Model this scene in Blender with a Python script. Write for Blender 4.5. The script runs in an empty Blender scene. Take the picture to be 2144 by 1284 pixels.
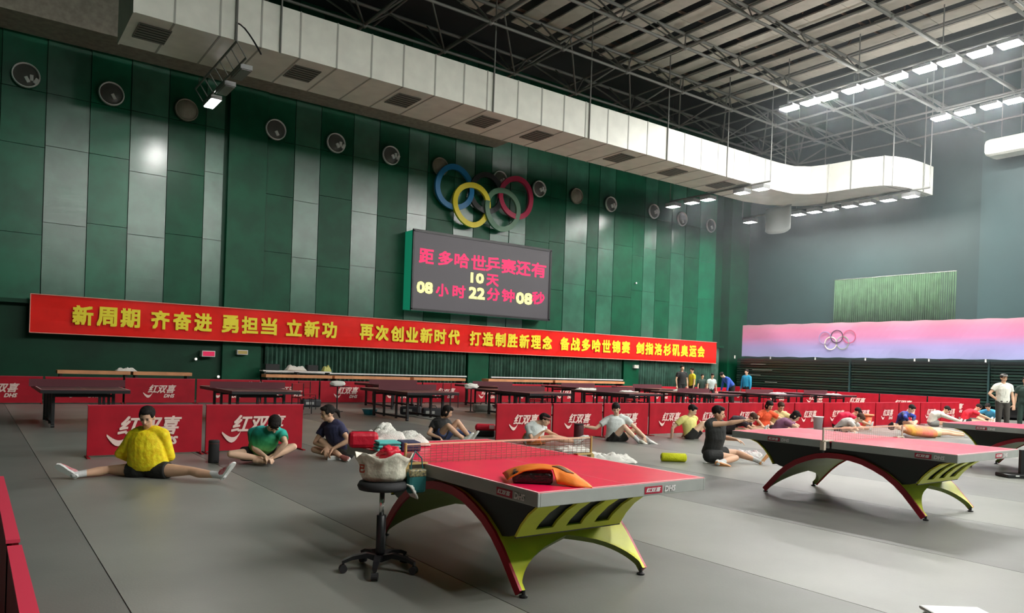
import bpy, bmesh, math, random
from mathutils import Vector as V, Matrix, noise
random.seed(7)
SC = bpy.context.scene
C = SC.collection
PI = math.pi

# ---------------------------------------------------------------- camera
F_PX, CX, CY = 1551.7, 1051.9, 771.2
YAW, PITCH, ROLL, EYE = math.radians(35.737), math.radians(-0.233), math.radians(1.975), 1.511
_f = V((math.sin(YAW)*math.cos(PITCH), math.cos(YAW)*math.cos(PITCH), math.sin(PITCH)))
_r = V((math.cos(YAW), -math.sin(YAW), 0)); _u = _r.cross(_f)
CR = math.cos(ROLL)*_r + math.sin(ROLL)*_u
CU = -math.sin(ROLL)*_r + math.cos(ROLL)*_u
CF = _f
CO = V((0, 0, EYE))
cam = bpy.data.cameras.new('camera')
cam.sensor_width = 36.0; cam.lens = F_PX/2144*36
cam.shift_x = (1072-CX)/2144; cam.shift_y = (CY-642)/2144
cam.clip_end = 200
co = bpy.data.objects.new('camera', cam); C.objects.link(co)
m = Matrix((CR, CU, -CF)).transposed().to_4x4(); m.translation = CO
co.matrix_world = m
SC.camera = co

# ---------------------------------------------------------------- world, view
w = bpy.data.worlds.new('world'); SC.world = w; w.use_nodes = True
w.node_tree.nodes['Background'].inputs[0].default_value = (0.55, 0.65, 0.7, 1)
w.node_tree.nodes['Background'].inputs[1].default_value = 0.05
SC.view_settings.view_transform = 'Standard'; SC.view_settings.look = 'None'
SC.view_settings.gamma = 1; SC.view_settings.exposure = 0.25
try: SC.view_settings.use_curve_mapping = False
except Exception: pass
SC.cycles.use_denoising = True
SC.cycles.max_bounces = 6; SC.cycles.diffuse_bounces = 3; SC.cycles.glossy_bounces = 3
SC.cycles.caustics_reflective = False; SC.cycles.caustics_refractive = False
SC.cycles.sample_clamp_indirect = 4.0
LAMP = 170.0         # radiance of a lit floodlight lens

# ---------------------------------------------------------------- measuring helpers (photo pixel -> real point)
def ray(u, v): return CF + CR*((u-CX)/F_PX) - CU*((v-CY)/F_PX)
def on(u, v, ax, val):
    d = ray(u, v); return CO + d*((val-CO[ax])/d[ax])
def depth_of(P): return (V(P)-CO).dot(CF)
def at_depth(u, v, D): return CO + ray(u, v)*D

# ---------------------------------------------------------------- materials
def mat(name, col, rough=.6, metal=0, spec=.5, noise_amt=0, noise_scale=6, bump=0, bump_scale=40, emit=None, estr=0, coat=0, alpha=1, ramp=None, col2=None):
    m = bpy.data.materials.new(name); m.use_nodes = True
    nt = m.node_tree; b = nt.nodes['Principled BSDF']
    b.inputs['Base Color'].default_value = (*col, 1); b.inputs['Roughness'].default_value = rough
    b.inputs['Metallic'].default_value = metal; b.inputs['Specular IOR Level'].default_value = spec
    if coat: b.inputs['Coat Weight'].default_value = coat; b.inputs['Coat Roughness'].default_value = .15
    if emit: b.inputs['Emission Color'].default_value = (*emit, 1); b.inputs['Emission Strength'].default_value = estr
    if alpha < 1: b.inputs['Alpha'].default_value = alpha
    if noise_amt or col2:
        tc = nt.nodes.new('ShaderNodeTexCoord'); n = nt.nodes.new('ShaderNodeTexNoise')
        n.inputs['Scale'].default_value = noise_scale; n.inputs['Detail'].default_value = 4
        nt.links.new(tc.outputs['Object'], n.inputs['Vector'])
        r = nt.nodes.new('ShaderNodeValToRGB')
        r.color_ramp.elements[0].position = .35; r.color_ramp.elements[1].position = .65
        a = col if col2 else tuple(c*(1-noise_amt) for c in col)
        z = col2 if col2 else tuple(min(1, c*(1+noise_amt)) for c in col)
        r.color_ramp.elements[0].color = (*a, 1); r.color_ramp.elements[1].color = (*z, 1)
        nt.links.new(n.outputs['Fac'], r.inputs['Fac']); nt.links.new(r.outputs['Color'], b.inputs['Base Color'])
    if bump:
        tc = nt.nodes.new('ShaderNodeTexCoord'); n = nt.nodes.new('ShaderNodeTexNoise')
        n.inputs['Scale'].default_value = bump_scale; n.inputs['Detail'].default_value = 3
        nt.links.new(tc.outputs['Object'], n.inputs['Vector'])
        bp = nt.nodes.new('ShaderNodeBump'); bp.inputs['Strength'].default_value = bump; bp.inputs['Distance'].default_value = .02
        nt.links.new(n.outputs['Fac'], bp.inputs['Height']); nt.links.new(bp.outputs['Normal'], b.inputs['Normal'])
    return m
def grad(name, axis, lo, hi, cols, rough=.6, spec=.5, world=False):
    """printed colour gradient along one object axis"""
    m = mat(name, cols[0][1], rough, spec=spec); nt = m.node_tree; b = nt.nodes['Principled BSDF']
    tc = nt.nodes.new('ShaderNodeTexCoord'); s = nt.nodes.new('ShaderNodeSeparateXYZ')
    nt.links.new(tc.outputs['Object'], s.inputs[0])
    mr = nt.nodes.new('ShaderNodeMapRange'); mr.inputs['From Min'].default_value = lo; mr.inputs['From Max'].default_value = hi
    nt.links.new(s.outputs['XYZ'[axis]], mr.inputs['Value'])
    r = nt.nodes.new('ShaderNodeValToRGB'); e = r.color_ramp.elements
    e[0].position, e[1].position = cols[0][0], cols[-1][0]; e[0].color = (*cols[0][1], 1); e[1].color = (*cols[-1][1], 1)
    for p, c in cols[1:-1]: q = e.new(p); q.color = (*c, 1)
    nt.links.new(mr.outputs[0], r.inputs['Fac']); nt.links.new(r.outputs['Color'], b.inputs['Base Color'])
    return m
def srgb(r, g, b):
    return tuple(((c/255)/12.92 if c/255 <= .04045 else ((c/255+.055)/1.055)**2.4) for c in (r, g, b))

# ---------------------------------------------------------------- mesh builder
class MB:
    def __init__(s): s.v = []; s.f = []; s.m = []; s.mi = 0
    def face(s, idx): s.f.append(tuple(idx)); s.m.append(s.mi)
    def add(s, vs, fs):
        o = len(s.v); s.v += [V(p) for p in vs]
        for f in fs: s.face([o+i for i in f])
    def box(s, c, d, R=None):
        c = V(c); h = V(d)/2; vs = []
        for z in (-1, 1):
            for y in (-1, 1):
                for x in (-1, 1):
                    p = V((x*h.x, y*h.y, z*h.z)); p = R @ p if R else p; vs.append(c+p)
        s.add(vs, [(0,2,3,1),(4,5,7,6),(0,1,5,4),(2,6,7,3),(0,4,6,2),(1,3,7,5)]); return s
    def bb(s, a, b): # box from min to max
        a = V(a); b = V(b); return s.box((a+b)/2, b-a)
    def ring_loft(s, rings, cap=True, close=False):
        n = len(rings[0]); o = len(s.v)
        for r in rings: s.v += [V(p) for p in r]
        k = len(rings)
        for i in range(k-1 if not close else k):
            for j in range(n):
                a = o+i*n+j; b = o+i*n+(j+1) % n; c = o+((i+1) % k)*n+(j+1) % n; d = o+((i+1) % k)*n+j
                s.face((a, b, c, d))
        if cap and not close:
            s.face([o+j for j in range(n)][::-1]); s.face([o+(k-1)*n+j for j in range(n)])
        return s
    def tube(s, p0, p1, r0, r1=None, n=10, dome=False):
        p0 = V(p0); p1 = V(p1); r1 = r0 if r1 is None else r1
        d = (p1-p0); L = d.length
        if L < 1e-6: d = V((0, 0, 1)); L = 1e-6
        d = d.normalized(); a = d.orthogonal().normalized(); b = d.cross(a)
        st = [(0, r0, 0), (0, r1, L)]
        if dome: st = [(0, r0*math.cos(t), -r0*math.sin(t)) for t in (1.35, 1.0, .5)] + [(0, r0, 0), (0, r1, L)] + [(0, r1*math.cos(t), L+r1*math.sin(t)) for t in (.5, 1.0, 1.35)]
        rings = [[p0+d*z+(a*math.cos(2*PI*j/n)+b*math.sin(2*PI*j/n))*r for j in range(n)] for _, r, z in st]
        return s.ring_loft(rings)
    def path(s, pts, r, n=8):
        for a, b in zip(pts, pts[1:]): s.tube(a, b, r, r, n, True)
        return s
    def ell(s, c, rad, R=None, nu=12, nv=8):
        c = V(c); rings = []
        for i in range(1, nv):
            t = PI*i/nv; ring = []
            for j in range(nu):
                q = 2*PI*j/nu; p = V((rad[0]*math.sin(t)*math.cos(q), rad[1]*math.sin(t)*math.sin(q), -rad[2]*math.cos(t)))
                ring.append(c + (R @ p if R else p))
            rings.append(ring)
        return s.ring_loft(rings)
    def lathe(s, c, prof, n=20, R=None):
        c = V(c); rings = []
        for r, z in prof:
            ring = []
            for j in range(n):
                p = V((r*math.cos(2*PI*j/n), r*math.sin(2*PI*j/n), z)); ring.append(c+(R @ p if R else p))
            rings.append(ring)
        return s.ring_loft(rings)
    def prism(s, poly, axis, lo, hi): # poly in the two other axes (cyclic order), extruded along axis
        def P(a, b, h):
            return {0: V((h, a, b)), 1: V((a, h, b)), 2: V((a, b, h))}[axis]
        n = len(poly); o = len(s.v)
        s.v += [P(a, b, lo) for a, b in poly] + [P(a, b, hi) for a, b in poly]
        for j in range(n): s.face((o+j, o+(j+1) % n, o+n+(j+1) % n, o+n+j))
        s.face([o+j for j in range(n)][::-1]); s.face([o+n+j for j in range(n)])
        return s
    def mesh(s, name, mats, smooth=False, recalc=True):
        me = bpy.data.meshes.new(name); me.from_pydata([tuple(p) for p in s.v], [], s.f)
        for m in (mats if isinstance(mats, (list, tuple)) else [mats]): me.materials.append(m)
        me.polygons.foreach_set('material_index', s.m)
        if recalc:
            b = bmesh.new(); b.from_mesh(me); bmesh.ops.recalc_face_normals(b, faces=b.faces); b.to_mesh(me); b.free()
        if smooth: me.shade_smooth()
        me.update(); return me
    def build(s, name, mats, parent=None, smooth=False, bevel=0):
        me = s.mesh(name, mats, smooth)
        o = bpy.data.objects.new(name, me); C.objects.link(o)
        if parent: o.parent = parent
        if bevel:
            b = o.modifiers.new('bevel', 'BEVEL'); b.width = bevel; b.segments = 2; b.limit_method = 'ANGLE'
        return o
def sm(o, ang=40):
    o.data.shade_smooth()
    try: o.data.set_sharp_from_angle(angle=math.radians(ang))
    except Exception: pass
    return o
def thing(name, label, cat, loc=(0, 0, 0), rz=0, group=None):
    o = bpy.data.objects.new(name, None); C.objects.link(o); o.location = loc; o.rotation_euler = (0, 0, rz)
    o.empty_display_size = .1
    o['label'] = label; o['category'] = cat
    if group: o['group'] = group
    return o
def tag(o, label, cat, group=None):
    o['label'] = label; o['category'] = cat
    if group: o['group'] = group
    return o
def struct(o): o['kind'] = 'structure'; return o
def stuff(o): o['kind'] = 'stuff'; return o
def inst(name, me, parent, loc=(0, 0, 0), rot=None, scale=None):
    o = bpy.data.objects.new(name, me); C.objects.link(o); o.parent = parent; o.location = loc
    if rot is not None: o.rotation_euler = rot
    if scale is not None: o.scale = scale
    return o
def dup(root, loc, rz=0, label=None, group=None):
    r = root.copy(); C.objects.link(r); r.location = loc; r.rotation_euler = (0, 0, rz)
    if label: r['label'] = label
    if group: r['group'] = group
    for ch in list(root.children):
        c = ch.copy(); C.objects.link(c); c.parent = r
        for g in list(ch.children):
            d = g.copy(); C.objects.link(d); d.parent = c
    return r
UNIT = {}
def member(name, p0, p1, r, material, parent):
    """a round steel member: shared unit cylinder, placed between two nodes"""
    k = material.name
    if k not in UNIT: UNIT[k] = MB().tube((0, 0, 0), (0, 0, 1), 1, 1, 6).mesh('steel_member', material, True)
    p0 = V(p0); p1 = V(p1); d = p1-p0
    o = bpy.data.objects.new(name, UNIT[k]); C.objects.link(o); o.parent = parent
    q = d.to_track_quat('Z', 'Y'); o.rotation_mode = 'QUATERNION'; o.rotation_quaternion = q
    o.location = p0; o.scale = (r, r, d.length); return o

# text: mesh lettering made from the built-in font, fitted into a rectangle
GLY = {}
def glyph(st, sh=0):
    if (st, sh) not in GLY:
        cu = bpy.data.curves.new('t', 'FONT'); cu.body = st; cu.resolution_u = 2; cu.shear = sh
        o = bpy.data.objects.new('t', cu); C.objects.link(o)
        dg = bpy.context.evaluated_depsgraph_get(); me = bpy.data.meshes.new_from_object(o.evaluated_get(dg))
        v = [x.co.copy() for x in me.vertices]; f = [list(p.vertices) for p in me.polygons]
        x0, x1, y0, y1 = min(p.x for p in v), max(p.x for p in v), min(p.y for p in v), max(p.y for p in v)
        GLY[(st, sh)] = ([((p.x-x0)/(x1-x0), (p.y-y0)/(y1-y0)) for p in v], f)
        bpy.data.objects.remove(o); bpy.data.curves.remove(cu); bpy.data.meshes.remove(me)
    return GLY[(st, sh)]
def text_mesh(jobs, name, material, parent, bold=.0, join=False):
    """jobs: (string, origin, xdir, zdir, width, height, shear). Flat lettering; boldness from shifted copies a hair apart"""
    vs = []; fs = []; out = []
    for (st, org, xd, zd, wd, ht, sh) in jobs:
        if not join: vs = []; fs = []
        pv, pf = glyph(st, sh); xd = V(xd); zd = V(zd); n = xd.cross(zd)
        sh_ = [(0, 0), (bold, 0), (0, bold), (bold, bold), (bold/2, bold/2)] if bold else [(0, 0)]
        for q, (dx, dz) in enumerate(sh_):
            k = len(vs)
            for x, y in pv: vs.append(V(org)+xd*(x*(wd-bold)+dx)+zd*(y*(ht-bold)+dz)+n*(.0006*q))
            for p in pf: fs.append([k+i for i in p])
        if not join or st == jobs[-1][0] and (org is jobs[-1][1]):
            me = bpy.data.meshes.new(name); me.from_pydata([tuple(p) for p in vs], [], fs); me.materials.append(material)
            ob = bpy.data.objects.new(name, me); C.objects.link(ob); ob.parent = parent; out.append(ob)
    return out

# ---------------------------------------------------------------- palette
M = {}
M['green'] = mat('wall_green', (.0015, .075, .034), .42, spec=.28, noise_amt=.18, noise_scale=1.5)
M['green2'] = mat('wall_green_pale', (.004, .125, .062), .30, spec=.5, noise_amt=.2, noise_scale=1.2)
M['green3'] = mat('wall_green_sheen', (.022, .120, .070), .24, spec=.9, noise_amt=.2, noise_scale=1.2)  # paler, greyer base tone stands partly for reflections on the glossy panels
for k_ in ('green2', 'green3'):      # faint horizontal ripples in the coated board stretch reflections upright
    nt_ = M[k_].node_tree; tc_ = nt_.nodes.new('ShaderNodeTexCoord'); mp_ = nt_.nodes.new('ShaderNodeMapping'); mp_.inputs['Scale'].default_value = (.4, .4, 45)
    ns_ = nt_.nodes.new('ShaderNodeTexNoise'); ns_.inputs['Scale'].default_value = 2.0; bp_ = nt_.nodes.new('ShaderNodeBump'); bp_.inputs['Strength'].default_value = .14; bp_.inputs['Distance'].default_value = .010
    nt_.links.new(tc_.outputs['Object'], mp_.inputs['Vector']); nt_.links.new(mp_.outputs[0], ns_.inputs['Vector']); nt_.links.new(ns_.outputs['Fac'], bp_.inputs['Height']); nt_.links.new(bp_.outputs['Normal'], nt_.nodes['Principled BSDF'].inputs['Normal'])
M['green_dark'] = mat('wall_green_low', (.001, .045, .020), .45, spec=.3, noise_amt=.2, noise_scale=1.0)
M['endwall'] = mat('end_wall_haze_tint', (.014, .038, .038), .5, noise_amt=.15, noise_scale=.4)  # bluish haze before this wall is partly put into its colour
M['endwall2'] = mat('end_wall_pilaster', (.022, .056, .058), .5, noise_amt=.1, noise_scale=.4)  # pilaster colour carries the same bluish haze
M['dark_roof'] = mat('roof_deck', (.035, .04, .042), .8, noise_amt=.2, noise_scale=.5)
M['mat_a'] = mat('mat_grey', (.235, .24, .215), .36, spec=.55, noise_amt=.10, noise_scale=.9, bump=.05, bump_scale=60)
M['mat_b'] = mat('mat_grey_dark', (.165, .168, .155), .40, spec=.45, noise_amt=.12, noise_scale=.9, bump=.05, bump_scale=60)  # darker roll tone, with part of the table shade put into it
M['sub'] = mat('sub_floor', (.12, .12, .115), .6)
M['slab'] = mat('ceiling_slab', (.66, .62, .54), .8, noise_amt=.06, noise_scale=3)
M['steel'] = mat('truss_steel', (.22, .22, .205), .55, metal=.2)
M['duct'] = mat('duct_wrap', (.86, .86, .78), .42, spec=.5, noise_amt=.05, noise_scale=2)
M['duct_seam'] = mat('duct_flange', (.42, .42, .38), .5)
M['duct_vent'] = mat('duct_vent', (.20, .195, .17), .6)
M['beige'] = mat('bulkhead', (.34, .31, .25), .7, noise_amt=.15)
M['red'] = mat('barrier_red', (.40, .003, .016), .6, spec=.3, noise_amt=.12, noise_scale=3)
M['red_dark'] = mat('barrier_red_dark', (.30, .004, .010), .55, spec=.3)
M['logo'] = mat('logo_white', (.85, .62, .56), .6)
M['banner'] = mat('banner_red', (.85, .012, .006), .5, spec=.2, noise_amt=.06, noise_scale=2)
M['banner_edge'] = mat('banner_hem', (.8, .35, .28), .6)
M['yellow_txt'] = mat('letter_yellow', (.95, .78, .02), .5)
M['black'] = mat('black_paint', (.012, .012, .014), .4)
M['blackm'] = mat('black_matte', (.018, .018, .02), .75)
M['white'] = mat('white_paint', (.82, .82, .80), .5)
M['chrome'] = mat('chrome', (.7, .7, .68), .25, metal=1)
M['lens'] = mat('lamp_lens', (1, 1, 1), .5, emit=(1.0, .99, .95), estr=LAMP)
M['lens_off'] = mat('lamp_lens_off', (.5, .5, .5), .3)
M['lamp_body'] = mat('lamp_body', (.3, .3, .3), .5, metal=.4)
M['tbl'] = mat('table_top_red', (.95, .012, .085), .30, spec=.5, noise_amt=.03)
M['tbl_line'] = mat('table_line', (.9, .55, .55), .5)
M['apron'] = mat('table_apron', (.36, .37, .35), .5, spec=.4, noise_amt=.05)
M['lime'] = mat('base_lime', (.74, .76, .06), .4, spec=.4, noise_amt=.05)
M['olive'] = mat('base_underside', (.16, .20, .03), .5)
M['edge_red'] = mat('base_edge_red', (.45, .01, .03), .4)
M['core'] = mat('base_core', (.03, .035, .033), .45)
M['tan'] = mat('net_post_tan', (.55, .38, .14), .5)
M['netc'] = mat('net_cord', (.22, .10, .06), .8)
M['tbl_far'] = mat('far_table_top', (.10, .03, .04), .35, spec=.6)
M['wood'] = mat('bench_wood', (.72, .32, .14), .5, noise_amt=.1, noise_scale=3)
M['skin'] = mat('skin', (.72, .43, .29), .55, spec=.3, noise_amt=.04, noise_scale=8)
M['skin2'] = mat('skin_fair', (.80, .52, .37), .55, spec=.3, noise_amt=.04, noise_scale=8)
M['hair'] = mat('hair_black', (.012, .009, .008), .75, spec=.25, bump=.4, bump_scale=90)
M['hair_br'] = mat('hair_brown', (.07, .035, .022), .75, spec=.25, bump=.4, bump_scale=90)
M['eye'] = mat('eye_dark', (.01, .008, .006), .3)
M['lip'] = mat('lip', (.42, .12, .09), .5)
M['curtain'] = mat('curtain_green', (.060, .125, .062), .8, noise_amt=.2, noise_scale=3)
M['curtain2'] = mat('curtain_teal', (.035, .10, .07), .8, noise_amt=.3, noise_scale=3)
# ================================================================ THE HALL
WY, WX, RZ = 26.2, 35.2, 14.4      # green wall, end wall, roof deck
fl = struct(MB().bb((-8, -9, -.12), (WX+.3, WY+.3, -.012)).build('floor', M['sub']))
# rolls of court matting, about two metres wide, laid side by side along the tables
k = 0
for i in range(-4, 18):
    x0 = .80+2.02*i; x1 = x0+2.02
    if x1 > WX: x1 = WX
    a = MB().bb((x0+.004, -9, -.012), (x1-.004, WY-.1, 0)).build('floor_mat', M['mat_b'] if i % 2 == 1 else M['mat_a'], fl)
ce = struct(MB().bb((-8, -9, RZ), (WX+.3, WY+.3, RZ+.2)).build('ceiling', M['dark_roof']))
struct(MB().bb((-8.3, -9.3, 0), (-8, WY+.3, RZ)).build('wall_left', M['green_dark']))
struct(MB().bb((-8.3, -9.3, 0), (WX+.3, -9, RZ)).build('wall_front', M['green_dark']))
wb = struct(MB().bb((-8.3, WY+.06, 0), (WX+.3, WY+.4, RZ)).build('wall_back', M['green_dark']))
# upper cladding: vertical panels in stacked lengths, each a piece of its own, tipped a hair this way or that
edges = [-3.6, -2.4, -1.0, .55, 1.68, 2.84, 3.97, 5.09, 6.25, 6.87]
rest = [8.31, 9.32, 10.29, 11.57, 12.65, 13.92, 14.83, 16.09, 17.09, 17.93, 18.95, 19.86, 21.22, 22.13, 23.51, 24.21, 25.27, 26.54, 27.32, 28.25, 29.32, 30.42, 31.56, 32.95]
pale = {.55: 1, 1.68: 2, 2.84: 1, 3.97: 2, 5.09: 0, 6.25: 2, 9.32: 2, 11.57: 2, 13.92: 2, 16.09: 2, 17.93: 2, 18.95: 2, 22.13: 2, 24.21: 2, 27.32: 2, 29.32: 2, 31.56: 1}
def panel(x0, x1, z0, z1, mt, tilt, y=WY):
    mb = MB(); w2 = x1-x0; dy = math.tan(tilt)*w2/2
    mb.add([(x0+.01, y-dy, z0+.008), (x1-.01, y+dy, z0+.008), (x1-.01, y+dy, z1-.008), (x0+.01, y-dy, z1-.008),
            (x0+.01, y+.06, z0+.008), (x1-.01, y+.06, z0+.008), (x1-.01, y+.06, z1-.008), (x0+.01, y+.06, z1-.008)],
           [(0,1,2,3),(4,7,6,5),(0,4,5,1),(3,2,6,7),(0,3,7,4),(1,5,6,2)])
    return mb.build('wall_panel', mt, wb)
rnd = random.Random(3)
def column(x0, x1):
    p = pale.get(x0, 0); mt = [M['green'], M['green2'], M['green3']][p]
    cuts = [2.95, 5.2+rnd.uniform(-.3, .3), 7.4+rnd.uniform(-.3, .3), 9.2, 11.4, RZ]
    t0 = {0: -.01, 1: .012, 2: .03}[p]
    for a, b in zip(cuts, cuts[1:]): panel(x0, x1, a, b, mt, t0+rnd.uniform(-.006, .006))
for a, b in zip(edges, edges[1:]): column(a, b)
for a, b in zip(rest, rest[1:]): column(a, b)
# pilasters
for i, (a, b) in enumerate(((7.0, 8.31), (16.95, 18.0), (26.05, 27.1))):
    if i == 0: struct(MB().bb((a, WY-.10, 0), (b, WY+.06, RZ)).build('trim_1', M['green'], None, bevel=.01))
    else: struct(MB().bb((a, WY-.18, 0), (b, WY+.06, 2.95)).build('trim_%d' % (i+1), M['green'], None, bevel=.01))
struct(MB().bb((-8, WY-.25, 2.86), (WX, WY+.06, 2.98)).build('trim_4', M['green_dark']))
struct(MB().bb((-8, 24.6, 10.8), (18, WY-.05, 12.3)).build('trim_5', M['beige']))
# end wall
we = struct(MB().bb((WX, -9.3, 0), (WX+.3, WY+.4, RZ)).build('wall_right', M['endwall']))
struct(MB().bb((WX-.25, 12.0, 0), (WX+.02, 13.95, RZ)).build('trim_6', M['endwall2']))
struct(MB().bb((WX-.12, 13.95, 0), (WX+.02, 15.5, RZ)).build('trim_7', M['endwall']))
struct(MB().bb((33.6, 25.7, 0), (WX+.02, WY+.1, RZ)).build('trim_8', M['green_dark']))

# curtains: real folds
def curtain(name, p0, p1, z0, z1, mt, label, folds, amp=.05, rod=True, rodz=None):
    p0 = V(p0); p1 = V(p1); L = (p1-p0).length; d = (p1-p0)/L; n = V((-d.y, d.x, 0))
    k = folds*6; vs = []; fs = []
    rr = random.Random(folds)
    ph = 0; offs = []
    for i in range(k+1):
        ph += 2*PI/6*rr.uniform(.7, 1.3); offs.append(amp*math.sin(ph)*rr.uniform(.6, 1.2))
    for z in (z0, (z0+z1)/2, z1):
        for i in range(k+1):
            p = p0+d*(L*i/k)+n*offs[i]*(1.15 if z == z0 else 1); vs.append((p.x, p.y, z))
    for r in range(2):
        for i in range(k): a = r*(k+1)+i; fs.append((a, a+1, a+k+2, a+k+1))
    mb = MB(); mb.add(vs, fs)
    t = thing(name, label, 'curtain', (0, 0, 0))
    o = mb.build('curtain_cloth', mt, t); sm(o, 60)
    s = o.modifiers.new('s', 'SOLIDIFY'); s.thickness = .008
    if rod: MB().tube(p0+V((0, 0, z1+.02-p0.z)), p1+V((0, 0, z1+.02-p1.z)), .025).build('curtain_rod', M['chrome'], t)
    if rodz:
        q0 = p0-n*.12*0+V((0, -.12, rodz-p0.z)); q1 = p1+V((0, -.12, rodz-p1.z))
        MB().tube(q0, q1, .03).build('hand_rail', M['white'], t)
    return t
curtain('curtain', (8.45, WY-.12, 0), (16.85, WY-.12, 0), .25, 2.85, M['curtain2'], 'teal pleated curtain under the red banner between the two left pilasters', 52, rodz=.98)
curtain('curtain', (18.1, WY-.12, 0), (25.95, WY-.12, 0), .25, 2.85, M['curtain2'], 'teal pleated curtain under the red banner, right of the second pilaster', 48, rodz=.98)
curtain('curtain', (27.2, WY-.12, 0), (33.3, WY-.12, 0), .25, 2.85, M['curtain2'], 'dark teal pleated curtain under the right end of the red banner', 36)
curtain('curtain', (WX-.12, 20.54, 0), (WX-.12, 14.86, 0), 3.8, 6.32, M['curtain'], 'pale green pleated curtain hanging high on the end wall above the pink banner', 60, amp=.045)

# ---------------------------------------------------------------- round air nozzles high on the green wall
NZ = [(54,158,1),(233,197,2),(390,231,0),(577,272,2),(703,300,1),(818,326,1),(921,349,0),(1046,376,1),(1128,396,1),(1206,411,0),(1278,428,1),(1368,443,1),(1427,459,2),(1487,473,2)]
M['nozzle_in'] = mat('nozzle_inside', (.10, .10, .09), .4)
M['nozzle_cov'] = mat('nozzle_cover', (.30, .27, .21), .5, noise_amt=.1)
RX90 = Matrix.Rotation(PI/2, 3, 'X')
where = ['high above the left end of the red banner', 'second from the left end of the row', 'third from the left, closed with a plain beige cover', 'just right of the tall left pilaster', 'second to the right of the tall pilaster', 'two places left of the blue ring', 'touching the blue ring, closed with beige cover', 'between the black and the red ring', 'first to the right of the rings', 'second to the right of the rings, closed with a grey cover', 'third to the right of the rings', 'over the right part of the banner, under the duct', 'third from the right end of the row', 'last at the right end of the row, by the corner'][:14]
where[12] = 'last but one at the right end of the row'
where[11] = 'third from the right end of the row, under the duct'
for i, (u, v, kind) in enumerate(NZ):
    p = on(u, v, 1, WY-.1); p.y = WY-.12
    t = thing('air_nozzle', 'round wall air nozzle '+where[i], 'air vent', p, 0, 'round air nozzles in a row high on the green wall')
    r = .375
    MB().lathe((0, 0, 0), [(r-.05, .0), (r-.05, .06), (r-.03, .09), (r-.015, .06), (r, 0)], 28, RX90).build('rim', M['white'] if kind else M['nozzle_cov'], t, True)
    MB().lathe((0, 0, 0), [(.02, .02 if kind else .06), (r-.06, .02 if kind else .05), (r-.05, 0)], 24, RX90).build('back_plate', M['nozzle_in'] if kind else M['nozzle_cov'], t, True)
    MB().lathe((0, 0, 0), [(r-.1, -.0), (r-.1, -.09)], 16, RX90).build('sleeve', M['nozzle_in'], t, True)
    if kind:
        a = -.7+.25*(i % 3)
        c = V((.17*math.cos(a)*1.1, -.05, .2*math.sin(a)))
        b = MB(); R = Matrix.Rotation(a, 3, 'Y')
        for j in range(3 if kind == 1 else 1):
            b.box(c+V(((j-1)*.11, 0, (j % 2)*.07)), (.09, .06, .17), Matrix.Rotation(-.5+.5*j, 3, 'Y'))
        b.build('deflector', M['white'], t)

# ---------------------------------------------------------------- five rings
RING = mat
rc = [(952, 392, srgb(20, 110, 160), 'blue'), (1018, 405, (.010, .010, .010), 'black'), (1080, 415, srgb(175, 40, 75), 'red'), (986, 430, srgb(225, 205, 40), 'yellow'), (1049, 440, srgb(95, 130, 105), 'grey green')]
t = thing('ring_emblem', 'five interlaced coloured rings mounted on the green wall above the countdown screen', 'sign')
for i, (u, v, c, n) in enumerate(rc):
    p = on(u, v, 1, WY-.3); R = .82 if i != 1 else .76
    mb = MB(); rings = []
    for j in range(48):
        a = 2*PI*j/48; ca, sa = math.cos(a), math.sin(a); tw = .05*math.sin(a*2+i)
        rings.append([V((ca*(R+dx), WY-.3+dy+tw-.02*i, sa*(R+dx))) + V((p.x, 0, p.z)) for dx, dy in ((-.11, .06), (-.11, -.05), (.11, -.05), (.11, .06))])
    mb.ring_loft(rings, close=True)
    o = mb.build('ring', mat('ring_'+n.replace(' ', '_'), c, .4, spec=.4), t); sm(o); o['label'] = n+' ring'

mb = MB()
for u, v, c, n in rc: p = on(u, v, 1, WY-.3); mb.bb((p.x-.03, WY-.3, p.z+.74), (p.x+.03, WY-.03, p.z+.8))
mb.build('wall_bracket', M['black'], t)
# ---------------------------------------------------------------- countdown screen
Y0 = 25.55
pa, pb, pc_, pd = on(864, 482, 1, Y0), on(861, 651, 1, Y0), on(1153, 524, 1, Y0), on(1148, 668, 1, Y0)
x0, x1, z1, z0 = (pa.x+pb.x)/2, (pc_.x+pd.x)/2, (pa.z+pc_.z)/2, (pb.z+pd.z)/2
t = thing('led_screen', 'large grey countdown screen with red and yellow characters on the green wall under the rings', 'screen')
MB().bb((x0, Y0, z0), (x1, WY, z1)).build('housing', mat('screen_housing_green_lit', (.02, .24, .13), .35, emit=(.01, .32, .17), estr=.35), t)  # green light on the housing side is put in as colour and glow
b = MB()
for (a, c) in (((x0-.02, Y0-.06, z1-.06), (x1+.04, Y0+.02, z1+.04)), ((x0-.02, Y0-.06, z0-.04), (x1+.04, Y0+.02, z0+.05)), ((x0-.02, Y0-.06, z0), (x0+.05, Y0+.02, z1)), ((x1-.06, Y0-.06, z0), (x1+.04, Y0+.02, z1))): b.bb(a, c)
b.build('frame', M['black'], t)
MB().bb((x0+.05, Y0-.03, z0+.05), (x1-.06, Y0, z1-.05)).build('display', mat('screen_face', (.02, .02, .022), .5, emit=(.052, .045, .050), estr=1.0), t)
def scr(u0, v0, u1, v1, s, sh=0, yy=Y0-.04, xd=(1, 0, 0)):
    a = on(u0, v1, 1, yy); b = on(u1, v1, 1, yy); c = on(u0, v0, 1, yy)
    return (s, (a.x, yy, a.z), (1, 0, 0), (0, 0, 1), b.x-a.x, c.z-a.z, sh)
RT = mat('led_red', (.5, 0, .05), .5, emit=(.72, .008, .09), estr=1.1)
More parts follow.
